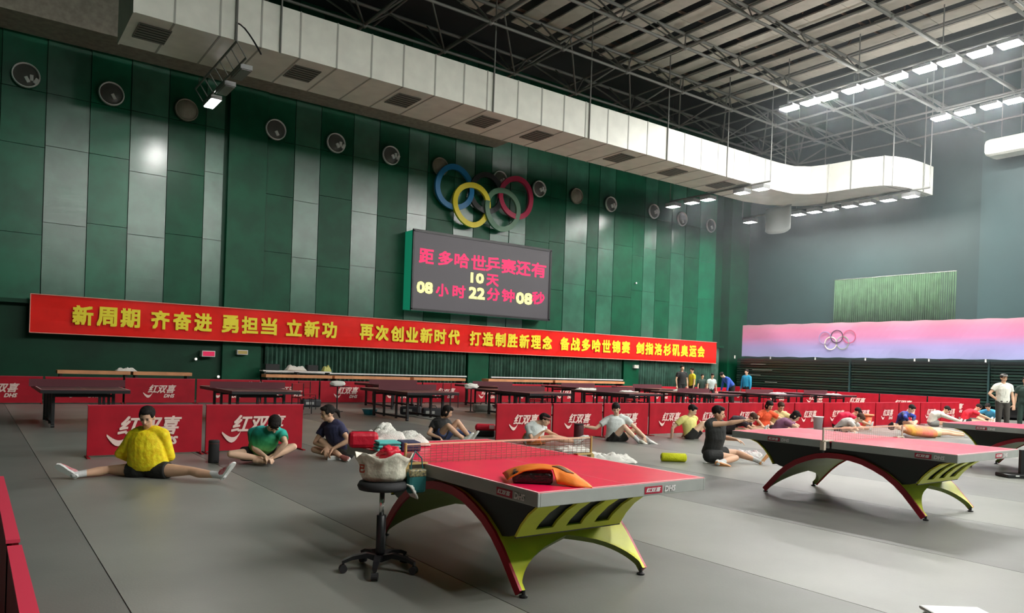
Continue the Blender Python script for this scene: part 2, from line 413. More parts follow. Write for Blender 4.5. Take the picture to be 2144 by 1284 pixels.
YT = mat('led_yellow', (.5, .5, .1), .5, emit=(.95, .93, .30), estr=1.1)
line = '距多哈世乒赛还有'; jobs = []
us = [877, 917, 951, 986, 1016, 1049, 1080, 1112]
for i, ch in enumerate(line):
    u = us[i]; y = 519+ (u-877)*.125
    jobs.append(scr(u, y, u+31, y+31, ch))
jobs.append(scr(1018, 573, 1044, 598, '天'))
for ch, u in (('小', 912), ('时', 947), ('分', 1019), ('钟', 1050), ('秒', 1113)):
    y = 593+(u-912)*.082; jobs.append(scr(u, y, u+27, y+27, ch))
text_mesh(jobs, 'red_character', RT, t, bold=.035)
jobs = [scr(985, 570, 1013, 592, '10')]
for s, u, y in (('08', 872, 588), ('22', 981, 600), ('08', 1080, 611)): jobs.append(scr(u, y, u+34, y+25, s))
text_mesh(jobs, 'yellow_digits', YT, t, bold=.05)

# ---------------------------------------------------------------- long red banner
YB = 25.78
a, b_, c, d = on(63, 616, 1, YB), on(62, 697, 1, YB), on(1500, 717, 1, YB), on(1499, 761, 1, YB)
x0, x1, z1, z0 = (a.x+b_.x)/2, (c.x+d.x)/2, (a.z+c.z)/2, (b_.z+d.z)/2
t = thing('slogan_banner', 'long red banner with yellow characters stretched along the green wall', 'banner')
vs = []; fs = []; N = 60
for i in range(N+1):
    x = x0+(x1-x0)*i/N
    for q in range(4):
        z = z0+(z1-z0)*q/3; vs.append((x, YB+.025*math.sin(i*.9)*math.sin(q*1.1)+.0, z+(.012*math.sin(i*1.3) if q in (0, 3) else 0)))
for i in range(N):
    for q in range(3): a = i*4+q; fs.append((a, a+4, a+5, a+1))
mb = MB(); mb.add(vs, fs); o = mb.build('banner_cloth', M['banner'], t); s = o.modifiers.new('s', 'SOLIDIFY'); s.thickness = .02; s.offset = 1
b = MB(); b.tube((x0, YB-.03, z1), (x1, YB-.03, z1), .014, n=6).tube((x0, YB-.03, z0), (x1, YB-.03, z0), .014, n=6).tube((x0, YB-.03, z0), (x0, YB-.03, z1), .014, n=6)
b.build('hem_cord', M['banner_edge'], t)
b = MB()
for i in range(8): x = x0+.3+(x1-x0-.6)*i/7; b.tube((x, YB+.02, z1-.03), (x, WY-.24, z1+.0), .012, n=6)
b.build('fixing_cord', M['banner_edge'], t)
jobs = []
for s, u0, va, vb, u1 in (('新周期', 151, 644, 686, 294), ('齐奋进', 315, 655, 697, 444), ('勇担当', 463, 669, 704, 580), ('立新功', 598, 677, 710, 705), ('再次创业新时代', 752, 683, 722, 962), ('打造制胜新理念', 982, 698, 734, 1155), ('备战多哈世锦赛', 1171, 711, 744, 1318), ('剑指洛杉矶奥运会', 1330, 721, 749, 1474)):
    p0 = on(u0, (va+vb)/2, 1, YB); p1 = on(u1, (va+vb)/2, 1, YB); n = len(s); w1 = (p1.x-p0.x)/(n-.12)
    for i, ch in enumerate(s):
        zc = (z0+z1)/2+.02; h = .60
        jobs.append((ch, (p0.x+w1*i, YB-.05, zc-h/2), (1, 0, 0), (0, 0, 1), w1*.86, h, 0))
text_mesh(jobs, 'character', M['yellow_txt'], t, bold=.045)

# small things on the green wall
def sign(u, v, wd, ht, mt, name, label, cat, y=WY-.30):
    p = on(u, v, 1, y); t = thing(name, label, cat, p)
    MB().bb((-wd/2, 0, -ht/2), (wd/2, (WY+.05 if name == 'exit_sign' else WY-.03)-y, ht/2)).build('case', M['white'], t)
    MB().box((0, -.005, 0), (wd-.05, .02, ht-.05)).build('face', mt, t); return t
sign(437, 741, .42, .2, mat('exit_red', (.5, .01, .06), .4, emit=(.6, .01, .08), estr=.5), 'exit_sign', 'small glowing red sign on the wall under the banner, left of the tall pilaster', 'sign')
sign(508, 738, .36, .16, mat('sign_yellow', (.55, .42, .12), .5), 'notice_plate', 'small yellow plate on the tall pilaster under the banner', 'sign')
sign(1333, 768, .3, .16, mat('plate_pale', (.75, .75, .62), .5), 'notice_plate', 'small pale plate on the right pilaster under the banner', 'sign')
for u, v, l in ((410, 752, 'small round white wall lamp beside the red sign, left of the pilaster'), (457, 789, 'small round white wall lamp low at the foot of the tall pilaster'), (1332, 593, 'tiny white wall lamp high beside the right part of the banner')):
    p = on(u, v, 1, WY-.1); t = thing('wall_lamp', l, 'lamp', p)
    MB().ell((0, 0, 0), (.05, .05, .05)).build('bulb', mat('wall_lamp_glass', (.9, .9, .85), .3, emit=(1, 1, .9), estr=.7), t, True); MB().lathe((0, .03, 0), [(.055, 0), (.055, .05)], 12, RX90).build('socket', M['black'], t)

# ---------------------------------------------------------------- pink banner on end wall + rings print
XB = 33.6
za, zb = on(1552, 682, 0, XB), on(1557, 748, 0, XB); zc, zd = on(2144, 665, 0, XB), on(2144, 752, 0, XB)
z1 = (za.z+zc.z)/2; z0 = (zb.z+zd.z)/2; y1 = (za.y+zb.y)/2; y0 = 4.0
t = thing('gradient_banner', 'long pink to lilac banner with a ring print hung along the end wall', 'banner')
vs = []; fs = []; N = 60
for i in range(N+1):
    y = y1+(y0-y1)*i/N
    for q in range(5): vs.append((XB+.03*math.sin(i*.7)*math.sin(q*.9), y, z0+(z1-z0)*q/4+(.015*math.sin(i*1.7) if q in (0, 4) else 0)))
for i in range(N):
    for q in range(4): a = i*5+q; fs.append((a, a+1, a+6, a+5))
mb = MB(); mb.add(vs, fs)
o = mb.build('banner_cloth', grad('pink_gradient', 2, z0, z1, [(0, (.26, .28, .50)), (.32, (.30, .25, .50)), (.6, (.50, .17, .33)), (.85, (.56, .18, .30)), (1, (.46, .24, .30))], .6), t)
s = o.modifiers.new('s', 'SOLIDIFY'); s.thickness = .02
for i, (u, v, c) in enumerate(((1727, 708, (.30, .22, .42)), (1752, 705, (.05, .02, .05)), (1778, 705, (.45, .06, .14)), (1739, 719, (.75, .70, .55)), (1764, 718, (.30, .35, .28)))):
    p = on(u, v, 0, XB-.06); mb = MB(); rings = []
    for j in range(32):
        a = 2*PI*j/32; ca, sa = math.cos(a), math.sin(a); R = .30
        rings.append([V((p.x+dx, p.y+ca*(R+dr), p.z+sa*(R+dr)*1.0)) for dr, dx in ((-.02, 0), (.02, 0), (.02, .012), (-.02, .012))])
    mb.ring_loft(rings, close=True); mb.build('printed_ring', mat('print_ring_%d' % i, c, .5), t)
b = MB()
for y in (25.2, 23, 20.5, 18, 15.8, 15.2, 13): b.bb((XB, y, z0-.12), (XB+.03, y+.06, z0+.05))
b.build('hanging_clip', M['white'], t)

# ---------------------------------------------------------------- retracted tiered seating
t = thing('retracted_seating', 'dark green folded tiered seating stacked below the pink banner', 'bleacher')
rr = random.Random(5)
XS = 33.9
for s_, (ya, yb_) in enumerate(((25.3, 18.9), (18.85, 13.0), (12.95, 7.0))):
    for kz in range(15):
        z = .52+kz*.122; mb = MB().bb((XS+rr.uniform(0, .05), yb_, z), (XS+.5, ya, z+.085))
        mb.build('seat_slat', mat('slat_%d' % (kz % 3), ((.010, .030, .024), (.016, .045, .034), (.008, .022, .020))[kz % 3], .35, spec=.7) if ('slat', kz % 3) not in UNIT else UNIT[('slat', kz % 3)], t)
        UNIT[('slat', kz % 3)] = C.objects[-1].data.materials[0] if False else bpy.data.materials['slat_%d' % (kz % 3)]
    MB().bb((XS+.3, yb_, .1), (XS+1.2, ya, 2.34)).build('carcass', M['black'], t)
    MB().bb((XS-.06, yb_-.03, .45), (XS+.02, yb_+.03, 2.34)).build('end_post', M['endwall2'], t)
mb = MB()
for (y, z, l) in ((24.4, 2.02, .9), (24.3, 1.72, 1.2), (24.6, 1.45, .8), (23.5, 1.1, .7), (19.6, .56, .9), (11.6, 2.15, 1.0), (11.0, 1.9, 1.4)): mb.bb((XS-.01, y-l, z), (XS+.02, y, z+.02))
mb.build('bright_edge', mat('bright_edge_strip', (.45, .5, .45), .4), t)
# duct on the end wall, upper right
t = thing('wall_duct', 'pale grey round edged duct high on the end wall at the right', 'duct')
o = MB().bb((33.5, 2, 10.75), (34.6, 13.4, 11.45)).build('duct_body', M['duct'], t, bevel=.2)
b = MB()
for y in (12.9, 12.2, 11.5, 10.8): b.tube((34, y, 11.4), (34, y, RZ), .015, n=6)
b.build('hanger_rod', M['steel'], t)

# ================================================================ THE LONG AIR DUCT
t = thing('air_duct', 'large pale wrapped air duct along the green wall, curving at its far end', 'duct')
DZ0, DZ1, DYN, DYF = 9.56, 10.79, 19.5, 21.75
xs = [2.95, 3.85, 4.92, 5.95, 6.99, 8.04, 9.08, 10.1, 11.17, 12.2, 13.07, 14.28, 15.28, 16.25, 17.24, 18.3, 19.33, 20.33, 21.4, 22.4, 23.4, 24.44, 25.48, 26.5, 27.6]
for a, b in zip(xs, xs[1:]):
    MB().bb((a+.012, DYN, DZ0), (b-.012, DYF, DZ1)).build('duct_section', M['duct'], t)
mb_me = MB().bb((-.02, DYN-.012, DZ0-.012), (.02, DYF+.012, DZ1+.012)).mesh('flange', M['duct_seam'])
for x in xs[1:]: inst('flange', mb_me, t, (x, 0, 0))
MB().bb((2.93, DYN-.02, DZ0-.02), (2.97, DYF+.02, DZ1+.02)).build('end_cap', M['duct'], t)
for i, x in enumerate((3.1, 7.0, 10.2, 13.2, 15.45, 19.45, 22.45, 25.5)):
    g = MB().bb((x+.05, 20.0, DZ0-.03), (x+.8, 21.0, DZ0-.005)).build('vent_grille', M['duct_vent'], t)
    b = MB()
    for j in range(6): b.bb((x+.07, 20.05+j*.16, DZ0-.04), (x+.78, 20.08+j*.16, DZ0-.03))
    b.build('louvre', M['black'], g)
NC = [(27.6, 19.5), (28.5, 19.48), (29.5, 19.35), (30.05, 18.9), (30.3, 18.2), (30.4, 17.4), (30.5, 16.7), (30.75, 16.0)]
FC = [(27.6, 21.75), (29.2, 21.75), (30.6, 21.45), (31.7, 20.7), (32.5, 19.6), (33.1, 18.3), (33.5, 17.0), (33.85, 15.7)]
def slab(poly, z0, z1, name, mt): 
    return MB().prism(poly, 2, z0, z1).build(name, mt, t)
for i in range(len(NC)-1):
    slab([NC[i], NC[i+1], FC[i+1], FC[i]], DZ0, DZ1, 'duct_section', M['duct'])
    if i in (3, 6):
        n = V((*NC[i+1], 0)); f = V((*FC[i+1], 0)); d = (f-n).normalized(); q = V((-d.y, d.x, 0))*.03
        slab([tuple((n-d*.015-q)[:2]), tuple((n-d*.015+q)[:2]), tuple((f+d*.015+q)[:2]), tuple((f+d*.015-q)[:2])], DZ0-.012, DZ1+.012, 'flange', M['duct_seam'])
slab([(30.75, 16.0), (31.2, 15.72), (31.9, 15.52), (32.8, 15.44), (33.85, 15.44), (33.85, 15.7)], DZ0, DZ1, 'end_section', M['duct'])
for x, y, zt in ((5.3, DYN-.03, RZ), (6.45, DYN-.03, RZ), (13.3, DYN-.03, RZ), (17.4, DYN-.03, RZ), (21.4, DYN-.03, RZ), (25.0, DYN-.03, RZ), (29.0, DYN-.03, RZ), (30.35, 17.2, RZ), (31.0, 15.75, RZ), (32.9, 15.38, RZ), (32.5, 19.7, RZ)):
    member('hanger_rod', (x, y, DZ0-.02), (x, y, zt), .026, M['steel'], t)

# ================================================================ ROOF FRAME
ZL, ZU = 12.15, 13.45
GX0, GX, NXg = 24.75-2.97*8, 2.97, 12      # lower nodes in x
YS = [21.9, 19.15, 16.5, 13.9, 11.25, 8.6, 5.95, 3.3]
XL = [24.75+2.97*(i-7) for i in range(11)]
XU = [x-1.485 for x in XL]+[XL[-1]+1.485]
names = ['behind the long duct', 'first in front of the long duct', 'second in front of the long duct', 'third in front of the long duct', 'fourth in front of the long duct', 'fifth in front of the long duct', 'sixth in front of the long duct', 'nearest to the camera']
for j, y in enumerate(YS):
    t = thing('roof_truss', 'grey steel tube roof truss with zigzag braces, '+names[j], 'truss', (0, 0, 0), 0, 'steel roof trusses')
    member('lower_chord', (XL[0], y, ZL), (34.9, y, ZL), .05, M['steel'], t)
    yu = y+1.32
    member('upper_chord', (XL[0], yu if j == 0 else y+1.3, ZU), (34.9, y+1.3, ZU), .06, M['steel'], t)
    if j > 4: continue
    for i, x in enumerate(XL):
        if True:
            for sx in (-1.485, 1.485):
                for sy in ((-1.33, 1.3) if j == 0 else (1.3,)):
                    member('brace', (x, y, ZL), (x+sx, y+sy, ZU), .035 if j == 0 else .024, M['steel'], t)
            member('post', (x, y, ZL), (x, y+1.3, ZU), .03, M['steel'], t)
            MB_ = inst('node', UNIT.setdefault('node', MB().ell((0, 0, 0), (.1, .1, .1), None, 8, 6).mesh('node', M['steel'], True)), t, (x, y, ZL))
t = thing('cross_beams', 'steel tubes tying the roof trusses together across the hall', 'truss')
for x in XL: member('lower_tube', (x, -1, ZL), (x, 24.5, ZL), .045, M['steel'], t)
for x in XU: member('upper_tube', (x, -1, ZU), (x, 24.5, ZU), .045, M['steel'], t)
# pale acoustic slabs between the tubes, in strips with open gaps
def proj(P):
    d = V(P)-CO; z = d.dot(CF); return (CX+F_PX*d.dot(CR)/z, CY-F_PX*d.dot(CU)/z, z)
cand = []
P = 1.06; i = 0; x = 6.0
hid = MB()
me_s = MB().bb((-.32, -.655, 0), (.32, .655, .05)).mesh('ceiling_slab', M['slab'])
while x < 27.2:
    y = 21.35-.655
    while y > -3:
        u, v, z = proj((x, y, 13.62)) if (V((x, y, 13.62))-CO).dot(CF) > 1 else (0, -9999, 1)
        if -60 < u < 2204 and v > -60: cand.append((z, x, y))
        else: hid.bb((x-.32, y-.655, 13.62), (x+.32, y+.655, 13.67))
        y -= 1.325
    x += P
cand.sort()
for n, (z, x, y) in enumerate(cand):
    if n < 300: inst('ceiling_slab', me_s, ce, (x, y, 13.62), (random.uniform(-.012, .012), random.uniform(-.015, .015), 0))
    else: hid.bb((x-.32, y-.655, 13.62), (x+.32, y+.655, 13.67))
stuff(hid.build('ceiling_slabs', M['slab'], ce))
print('slabs in view', len(cand))
# dark services seen through the gaps
b = MB(); rr = random.Random(9)
for i in range(150):
    x = rr.uniform(7, 27); y = rr.uniform(2, 21); b.tube((x, y, 13.75), (x+rr.uniform(-.5, .5), y+rr.uniform(-.8, .8), 14.25), rr.uniform(.015, .04), n=5)
for i in range(12): y = 2+i*1.7; b.tube((6, y, 13.8), (27.2, y, 13.8), .05, n=6)
stuff(b.build('roof_services', mat('rusty_pipe', (.25, .17, .13), .7), ce))

# ================================================================ FLOODLIGHTS
lamp_body = MB().bb((-.22, -.27, .10), (.22, .27, .2)).mesh('housing', M['lamp_body'])
lamp_lens = MB().bb((-.21, -.26, .055), (.21, .26, .10)).mesh('lens', M['lens'])
lamp_thin = MB().bb((-.21, -.26, .07), (.21, .26, .10)).mesh('lens', M['lens'])
lamp_hood = MB().bb((-.22, -.27, .10), (.22, .27, .2)).bb((-.235, -.285, .03), (-.212, .285, .2)).bb((.212, -.285, .03), (.235, .285, .2)).bb((-.22, -.285, .03), (.22, -.262, .2)).bb((-.22, .262, .03), (.22, .285, .2)).mesh('housing', M['lamp_body'])
lamp_tall = MB().bb((-.21, -.26, -.06), (.21, .26, .10)).mesh('lens', M['lens'])  # deep lens shaped so its sides light roof slabs and duct
lamp_off = MB().bb((-.22, -.33, 0), (.22, .33, .03)).mesh('lens', M['lens_off'])
def floodlight(p, label, group, on_=True, up=.3, s=1):
    t = thing('floodlight', label, 'lamp', p, 0, group); t.scale = (s, s, s)
    inst('housing', lamp_hood if p[2] < 10 else lamp_body, t); inst('lens', (lamp_thin if p[2] < 10 or p[0] > 20 or (p[1] > -3 and p[0] > 15) else lamp_lens if p[0] > 15 else lamp_tall) if on_ else lamp_off, t)
    mb = UNIT.get('bracket') or MB().tube((0, 0, .5), (0, 0, 1), .02, n=6).mesh('bracket', M['lamp_body']); UNIT['bracket'] = mb
    inst('bracket', mb, t, scale=(1, 1, up)); return t
def rail(x, y0, y1, z, label):
    t = thing('lamp_rail', label, 'rail')
    member('rail_bar', (x, y0, z), (x, y1, z), .04, M['steel'], t)
    n = max(2, int(abs(y1-y0)/2.5)+1)
    for i in range(n): y = y0+(y1-y0)*i/(n-1); member('drop_rod', (x, y, z), (x, y, DZ0 if (z < 10 and ((x < 30 and 19.4 < y < 21.9) or (x > 30 and 15.2 < y < 20.4))) else RZ), .02, M['steel'], t)
R1 = [(1645,230),(1690,218),(1730,209),(1780,193),(1827,183),(1880,170),(1937,152),(1990,138),(2055,121),(2115,100)]
R2 = [(1968,252),(2020,241),(2072,227),(2120,215)]
R3 = [(1414,436),(1448,427),(1480,420),(1548,405),(1587,397)]
R4 = [(1564,466),(1631,457),(1670,451),(1705,446),(1741,441),(1781,435),(1821,430),(1861,422),(1906,414)]
def row(L, z, xx, lab, grp, s=1):
    last = 1e9
    for i, (u, v) in enumerate(L):
        p = on(u, v, 2, z); p.x = xx
        if i == 0: last = p.y+9
        if last-p.y < .6: p.y = last-.6
        last = p.y
        floodlight(p, 'floodlight %s in %s' % (('first from the left', 'second from the left', 'third from the left', 'fourth from the left', 'fifth from the left', 'sixth from the left', 'seventh from the left', 'eighth from the left', 'ninth from the left', 'tenth from the left')[i], lab), grp, s=s)
row(R1, 11.6, 25.2, 'the bright upper row', 'upper floodlight row', 1.05)
row(R2, 11.6, 30.4, 'the short row at right edge', 'right floodlight row', 1.05)
row(R3, 9.2, 26.7, 'the row under the duct bend', 'floodlights under the duct', 1.0)
row(R4, 9.2, 32.2, 'the row below the duct end', 'lower floodlight row', 1.0)
rail(25.2, 16.9, 3, 11.96, 'steel rail carrying the bright upper row of floodlights')
rail(30.4, 13.6, 3, 11.96, 'steel rail carrying the short right row of floodlights')
rail(26.7, 24.0, 18.6, 9.51, 'steel rail carrying the five lamps under the duct')
rail(32.2, 24.0, 14.8, 9.51, 'steel rail carrying the lower floodlight row')
# visible rows go on unseen; nearer rows are added to light tables and duct
for x, ys in ((25.2, (-6, -4.6, -3.2, -1.8, -.4, 1, 2.4, 3.8, 5.2, 6.6)), (30.4, (-6, -4.6, -3.2, -1.8, -.4, 1, 2.4, 3.8, 5.2, 6.6)), (19.5, range(-7, 5, 2)), (14, range(-8, 1, 2)), (9.5, (-8, -6, -4, -2)), (5, (-8, -6, -4))):
    for y in ys:
        floodlight((x, y, 11.6), 'unseen lit floodlight over the near courts', 'floodlights over the near courts', s=1.2)
# the truss light at the upper left, one lamp lit
t = thing('light_truss', 'hanging ladder truss with one lit floodlight under the left part of the duct', 'light')
A = on(418, 188, 2, 9.35); x = A.x; ya = A.y; yb = on(530, 96, 2, 9.35).y
member('top_tube', (x-.12, ya, 9.35), (x-.12, yb, 9.35), .03, M['steel'], t); member('bottom_tube', (x+.12, ya, 9.0), (x+.12, yb, 9.0), .03, M['steel'], t)
n = 9
for i in range(n): y = ya+(yb-ya)*i/(n-1); member('rung', (x-.12, y, 9.35), (x+.12, y, 9.0), .016, M['steel'], t)
for y in (ya+.1*(yb-ya), yb): member('hanger', (x-.12, y, 9.35), (x-.12, y, RZ if y < DYN else DZ0), .014, M['steel'], t)
for i, y in enumerate((ya+.12*(yb-ya), ya+.45*(yb-ya), ya+.8*(yb-ya))):
    h = MB().box((x+.25, y, 8.93), (.3, .9, .12)).build('lamp_housing', M['lamp_body'], t)
    MB().box((x+.25, y, 8.86), (.24, .84, .02)).build('lamp_glass', M['lens'] if i == 0 else mat('lamp_dim%d' % i, (.25, .25, .25), .3), h)
mb = MB(); pts = [V((x-.1+.35*math.sin(a*PI), yb+.5*math.cos(a*PI*1.4)-.4, 9.35+.5*math.cos(a*5))) for a in [i/14 for i in range(15)]]
mb.path(pts, .02, 6); mb.build('loose_cable', M['black'], t)

# thin haze volume added at the far end in place of lamp bloom
hz = MB().bb((19.0, -8.0, 2.0), (33.4, 25.2, 13.4)).build('haze', None)
m = bpy.data.materials.new('haze'); m.use_nodes = True; nt = m.node_tree; nt.nodes.clear()
o_ = nt.nodes.new('ShaderNodeOutputMaterial'); v_ = nt.nodes.new('ShaderNodeVolumeScatter')
v_.inputs['Color'].default_value = (.86, .94, 1, 1); v_.inputs['Density'].default_value = .0042; v_.inputs['Anisotropy'].default_value = .6
nt.links.new(v_.outputs[0], o_.inputs['Volume']); hz.data.materials.clear(); hz.data.materials.append(m); stuff(hz)
tag(hz, 'thin bluish haze added for lamp glow at the far right end of the hall', 'haze')

pa = on(1603, 436, 0, 31.2); pb = on(1655, 486, 0, 31.2)
t = thing('hanging_sheet', 'pale grey sheet hanging below the bend of the duct', 'sheet')
mb = MB(); yc = (pa.y+pb.y)/2; wd = abs(pa.y-pb.y)/2; z0 = pb.z; z1 = DZ0-.02; vs = []; fs = []
for i in range(9):
    for j in range(7):
        y = yc-wd+2*wd*i/8; q = j/6; vs.append((31.2+.05*math.sin(i*.9), y, z0+.18*(abs(i-4)/4)**3*(1-q)+(z1-z0)*q))
for i in range(8):
    for j in range(6): k = i*7+j; fs.append((k, k+1, k+8, k+7))
mb.add(vs, fs); o = mb.build('sheet_cloth', mat('sheet_grey', (.30, .32, .31), .6), t, True); s = o.modifiers.new('s', 'SOLIDIFY'); s.thickness = .01
MB().tube((31.2, yc-wd, DZ0-.03), (31.2, yc+wd, DZ0-.03), .02, n=8).build('top_rod', M['steel'], t)
# ================================================================ MATCH TABLES (arched base)
def arch_table(x0, y0, label, near=True, group='red match tables on arched bases'):
    """x0,y0: corner nearest the camera; 1.525 wide (x), 2.74 long (y)"""
    W, L, H = 1.525, 2.74, .76
    t = thing('match_table', label, 'table', (x0+W/2, y0+L/2, 0), 0, group)
    hw, hl = W/2, L/2
    tp = MB().bb((-hw+.004, -hl+.004, H-.018), (hw-.004, hl-.004, H)); o = tp.build('tabletop', M['tbl'], t, bevel=.003)
    b = MB()
    for (a, c) in (((-hw+.004, -hl+.004), (hw-.004, -hl+.024)), ((-hw+.004, hl-.024), (hw-.004, hl-.004)), ((-hw+.004, -hl+.024), (-hw+.024, hl-.024)), ((hw-.024, -hl+.024), (hw-.004, hl-.024)), ((-.0015, -hl+.024), (.0015, hl-.024))):
        b.bb((*a, H), (*c, H+.0008))
    b.build('white_line', M['tbl_line'], o)
    b = MB()
    for y_ in (-1, 1):
        ya, yb = (-hl, -.015) if y_ < 0 else (.015, hl)
        b.bb((-hw, ya, H-.088), (-hw+.02, yb, H-.003)).bb((hw-.02, ya, H-.088), (hw, yb, H-.003))
        b.bb((-hw+.02, ya if y_ < 0 else hl-.02, H-.088), (hw-.02, ya+.02 if y_ < 0 else hl, H-.003))
    b.build('apron', M['apron'], t, bevel=.004)
    # apron prints: red and white mark near each end
    for (ox, oy, xd) in ((-hw-.001, -hl+.42, (0, -1, 0)), (-hw-.001, hl-.10, (0, -1, 0)), (hw-.62, -hl-.001, (1, 0, 0)), (-hw-.001, -hl+2.2, (0, -1, 0))):
        if xd[0] == 0 and oy > 0 and oy > hl-.3: continue
        lx = V(xd); nrm = lx.cross(V((0, 0, 1)))
        g = MB(); c0 = V((ox, oy, H-.075)); e = nrm*.0015
        g.add([c0+e, c0+lx*.17+e, c0+lx*.17+V((0, 0, .05))+e, c0+V((0, 0, .05))+e], [(0, 1, 2, 3)])
        pl = g.build('apron_label', mat_once('label_red', (.42, .01, .04), .5), t)
        text_mesh([('红双喜', c0+lx*.012+e*2+V((0, 0, .01)), xd, (0, 0, 1), .14, .032, .2)], 'label_text', mat_once('label_white', (.85, .8, .8), .5), pl, bold=.003)
        text_mesh([('DHS', c0+lx*.19+e*2+V((0, 0, .004)), xd, (0, 0, 1), .11, .042, .2)], 'apron_lettering', mat_once('label_white', (.85, .8, .8), .5), t, bold=.004)
    # arched vault
    inner = [(0, .555), (.14, .55), (.28, .525), (.42, .475), (.54, .42), (.66, .34), (.76, .25), (.85, .15), (.92, .07), (.965, .02)]
    prof = [(-y, z) for y, z in inner[::-1]]+inner[1:]
    th = .05
    def outer(i):
        y, z = prof[i]; a = prof[max(i-1, 0)]; c = prof[min(i+1, len(prof)-1)]
        d = V((c[0]-a[0], c[1]-a[1])).normalized(); n = V((-d.y, d.x)); n = n if n.y > 0 else -n
        return (y+n.x*th, z+n.y*th)
    bx = .57
    def cut(z):
        return min(.545, .57*max(0, 1-(max(z, 0)/.262)**1.8)**.6) if z < .262 else 0
    top = MB(); bot = MB()
    fine = []
    for i in range(len(prof)-1):
        for s in range(4):
            u = s/4; y = prof[i][0]*(1-u)+prof[i+1][0]*u; z = prof[i][1]*(1-u)+prof[i+1][1]*u
            oa, ob = outer(i), outer(i+1); fine.append((y, z, oa[0]*(1-u)+ob[0]*u, oa[1]*(1-u)+ob[1]*u))
    fine.append((*prof[-1], *outer(len(prof)-1)))
    for sx in (-1, 1):
        ro = []; ri = []
        for (y, z, yo, zo) in fine:
            c = max(cut(z), .0)
            cols = [bx*k/1.0 for k in (1, .8, .6, .4, .2, 0)]
            cols = [max(q, c) if c > 0 else q for q in cols]
            ro.append([V((sx*q, yo, zo)) for q in cols]); ri.append([V((sx*q, y, z)) for q in cols])
        for mb, rr_ in ((top, ro), (bot, ri)):
            k = len(mb.v)
            for r in rr_: mb.v += r
            for i in range(len(rr_)-1):
                for j in range(5): a = k+i*6+j; mb.face((a, a+1, a+7, a+6))
        # inner edge of the cut-out
        k = len(bot.v); bot.v += [r[-1] for r in ro]+[r[-1] for r in ri]; n = len(ro)
        for i in range(n-1):
            if cut(fine[i][1]) > 0: bot.face((k+i, k+i+1, k+n+i+1, k+n+i))
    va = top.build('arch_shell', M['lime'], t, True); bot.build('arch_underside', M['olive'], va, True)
    for sx in (-1, 1):
        e = MB(); r = []
        for (y, z, yo, zo) in fine:
            d = V((y-yo, z-zo)); r.append([V((sx*(bx), yo, zo)), V((sx*(bx+.02), yo, zo)), V((sx*(bx+.02), y+d.x*.25, z+d.y*.25)), V((sx*bx, y+d.x*.25, z+d.y*.25))])
        e.ring_loft(r); e.build('edge_trim', M['edge_red'], t)
    # core between the arch and the top, with flared ends
    wing = [(1.25, .672), (1.10, .63), (1.005, .56), (.925, .475), (.865, .385)]
    poly = [(y, z) for y, z in wing]+[(.80, .31+.05)]+[(yo, zo-.01) for (_, _, yo, zo) in fine[::-1] if abs(yo) < .72]+[(-.80, .36)]+[(-y, z) for y, z in wing[::-1]]
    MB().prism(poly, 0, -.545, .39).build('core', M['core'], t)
    for sy in (-1, 1):
        # flared end panel: lime frame with slanted openings
        g = MB(); th2 = .018; nseg = 8; full = []
        for k in range(nseg+1):
            u = k/nseg*4; i = min(int(u), 3); f = u-i
            y = wing[i][0]*(1-f)+wing[i+1][0]*f; z = wing[i][1]*(1-f)+wing[i+1][1]*f; full.append((y+.012, z-.006))
        xl, xr = -.555, .40
        def P(x, k, off=0): return V((x, sy*(full[k][0]+off), full[k][1]-off*.3))
        bars = [(0, .175), (.335, .455), (.60, .73), (.88, 1.0)]; W_ = xr-xl
        def strip(xa0, xb0, ka, kb, slant=.035):
            k0 = len(g.v)
            for k in range(ka, kb+1):
                s_ = (nseg/2-k)/nseg*slant*2
                xa = xa0 if xa0 <= xl+.001 or xa0 >= xr-.001 else xa0+s_; xb = xb0 if xb0 >= xr-.001 or xb0 <= xl+.001 else xb0+s_
                g.v += [P(xa, k), P(xb, k), P(xb, k, th2), P(xa, k, th2)]
            for k in range(kb-ka):
                a = k0+k*4
                for j in range(4): g.face((a+j, a+(j+1) % 4, a+4+(j+1) % 4, a+4+j))
            g.face((k0, k0+1, k0+2, k0+3)); e_ = k0+(kb-ka)*4; g.face((e_, e_+1, e_+2, e_+3))
        for a, c in bars: strip(xl+a*W_, xl+c*W_, 0, nseg-1)
        strip(xl, xr, nseg-1, nseg)
        g.build('end_panel', M['lime'], t)
        MB().tube((xl, sy*(full[-1][0]+.012), full[-1][1]-.006), (xr, sy*(full[-1][0]+.012), full[-1][1]-.006), .008, n=6).build('panel_lip', M['black'], t)
    for sx in (-1, 1):
        for sy in (-1, 1):
            MB().lathe((sx*.545, sy*.985, 0), [(.028, 0), (.03, .012), (.012, .02), (.012, .05)], 10).build('foot', M['black'], t)
    return t
MO = {}
def mat_once(n, *a, **k):
    if n not in MO: MO[n] = mat(n, *a, **k)
    return MO[n]
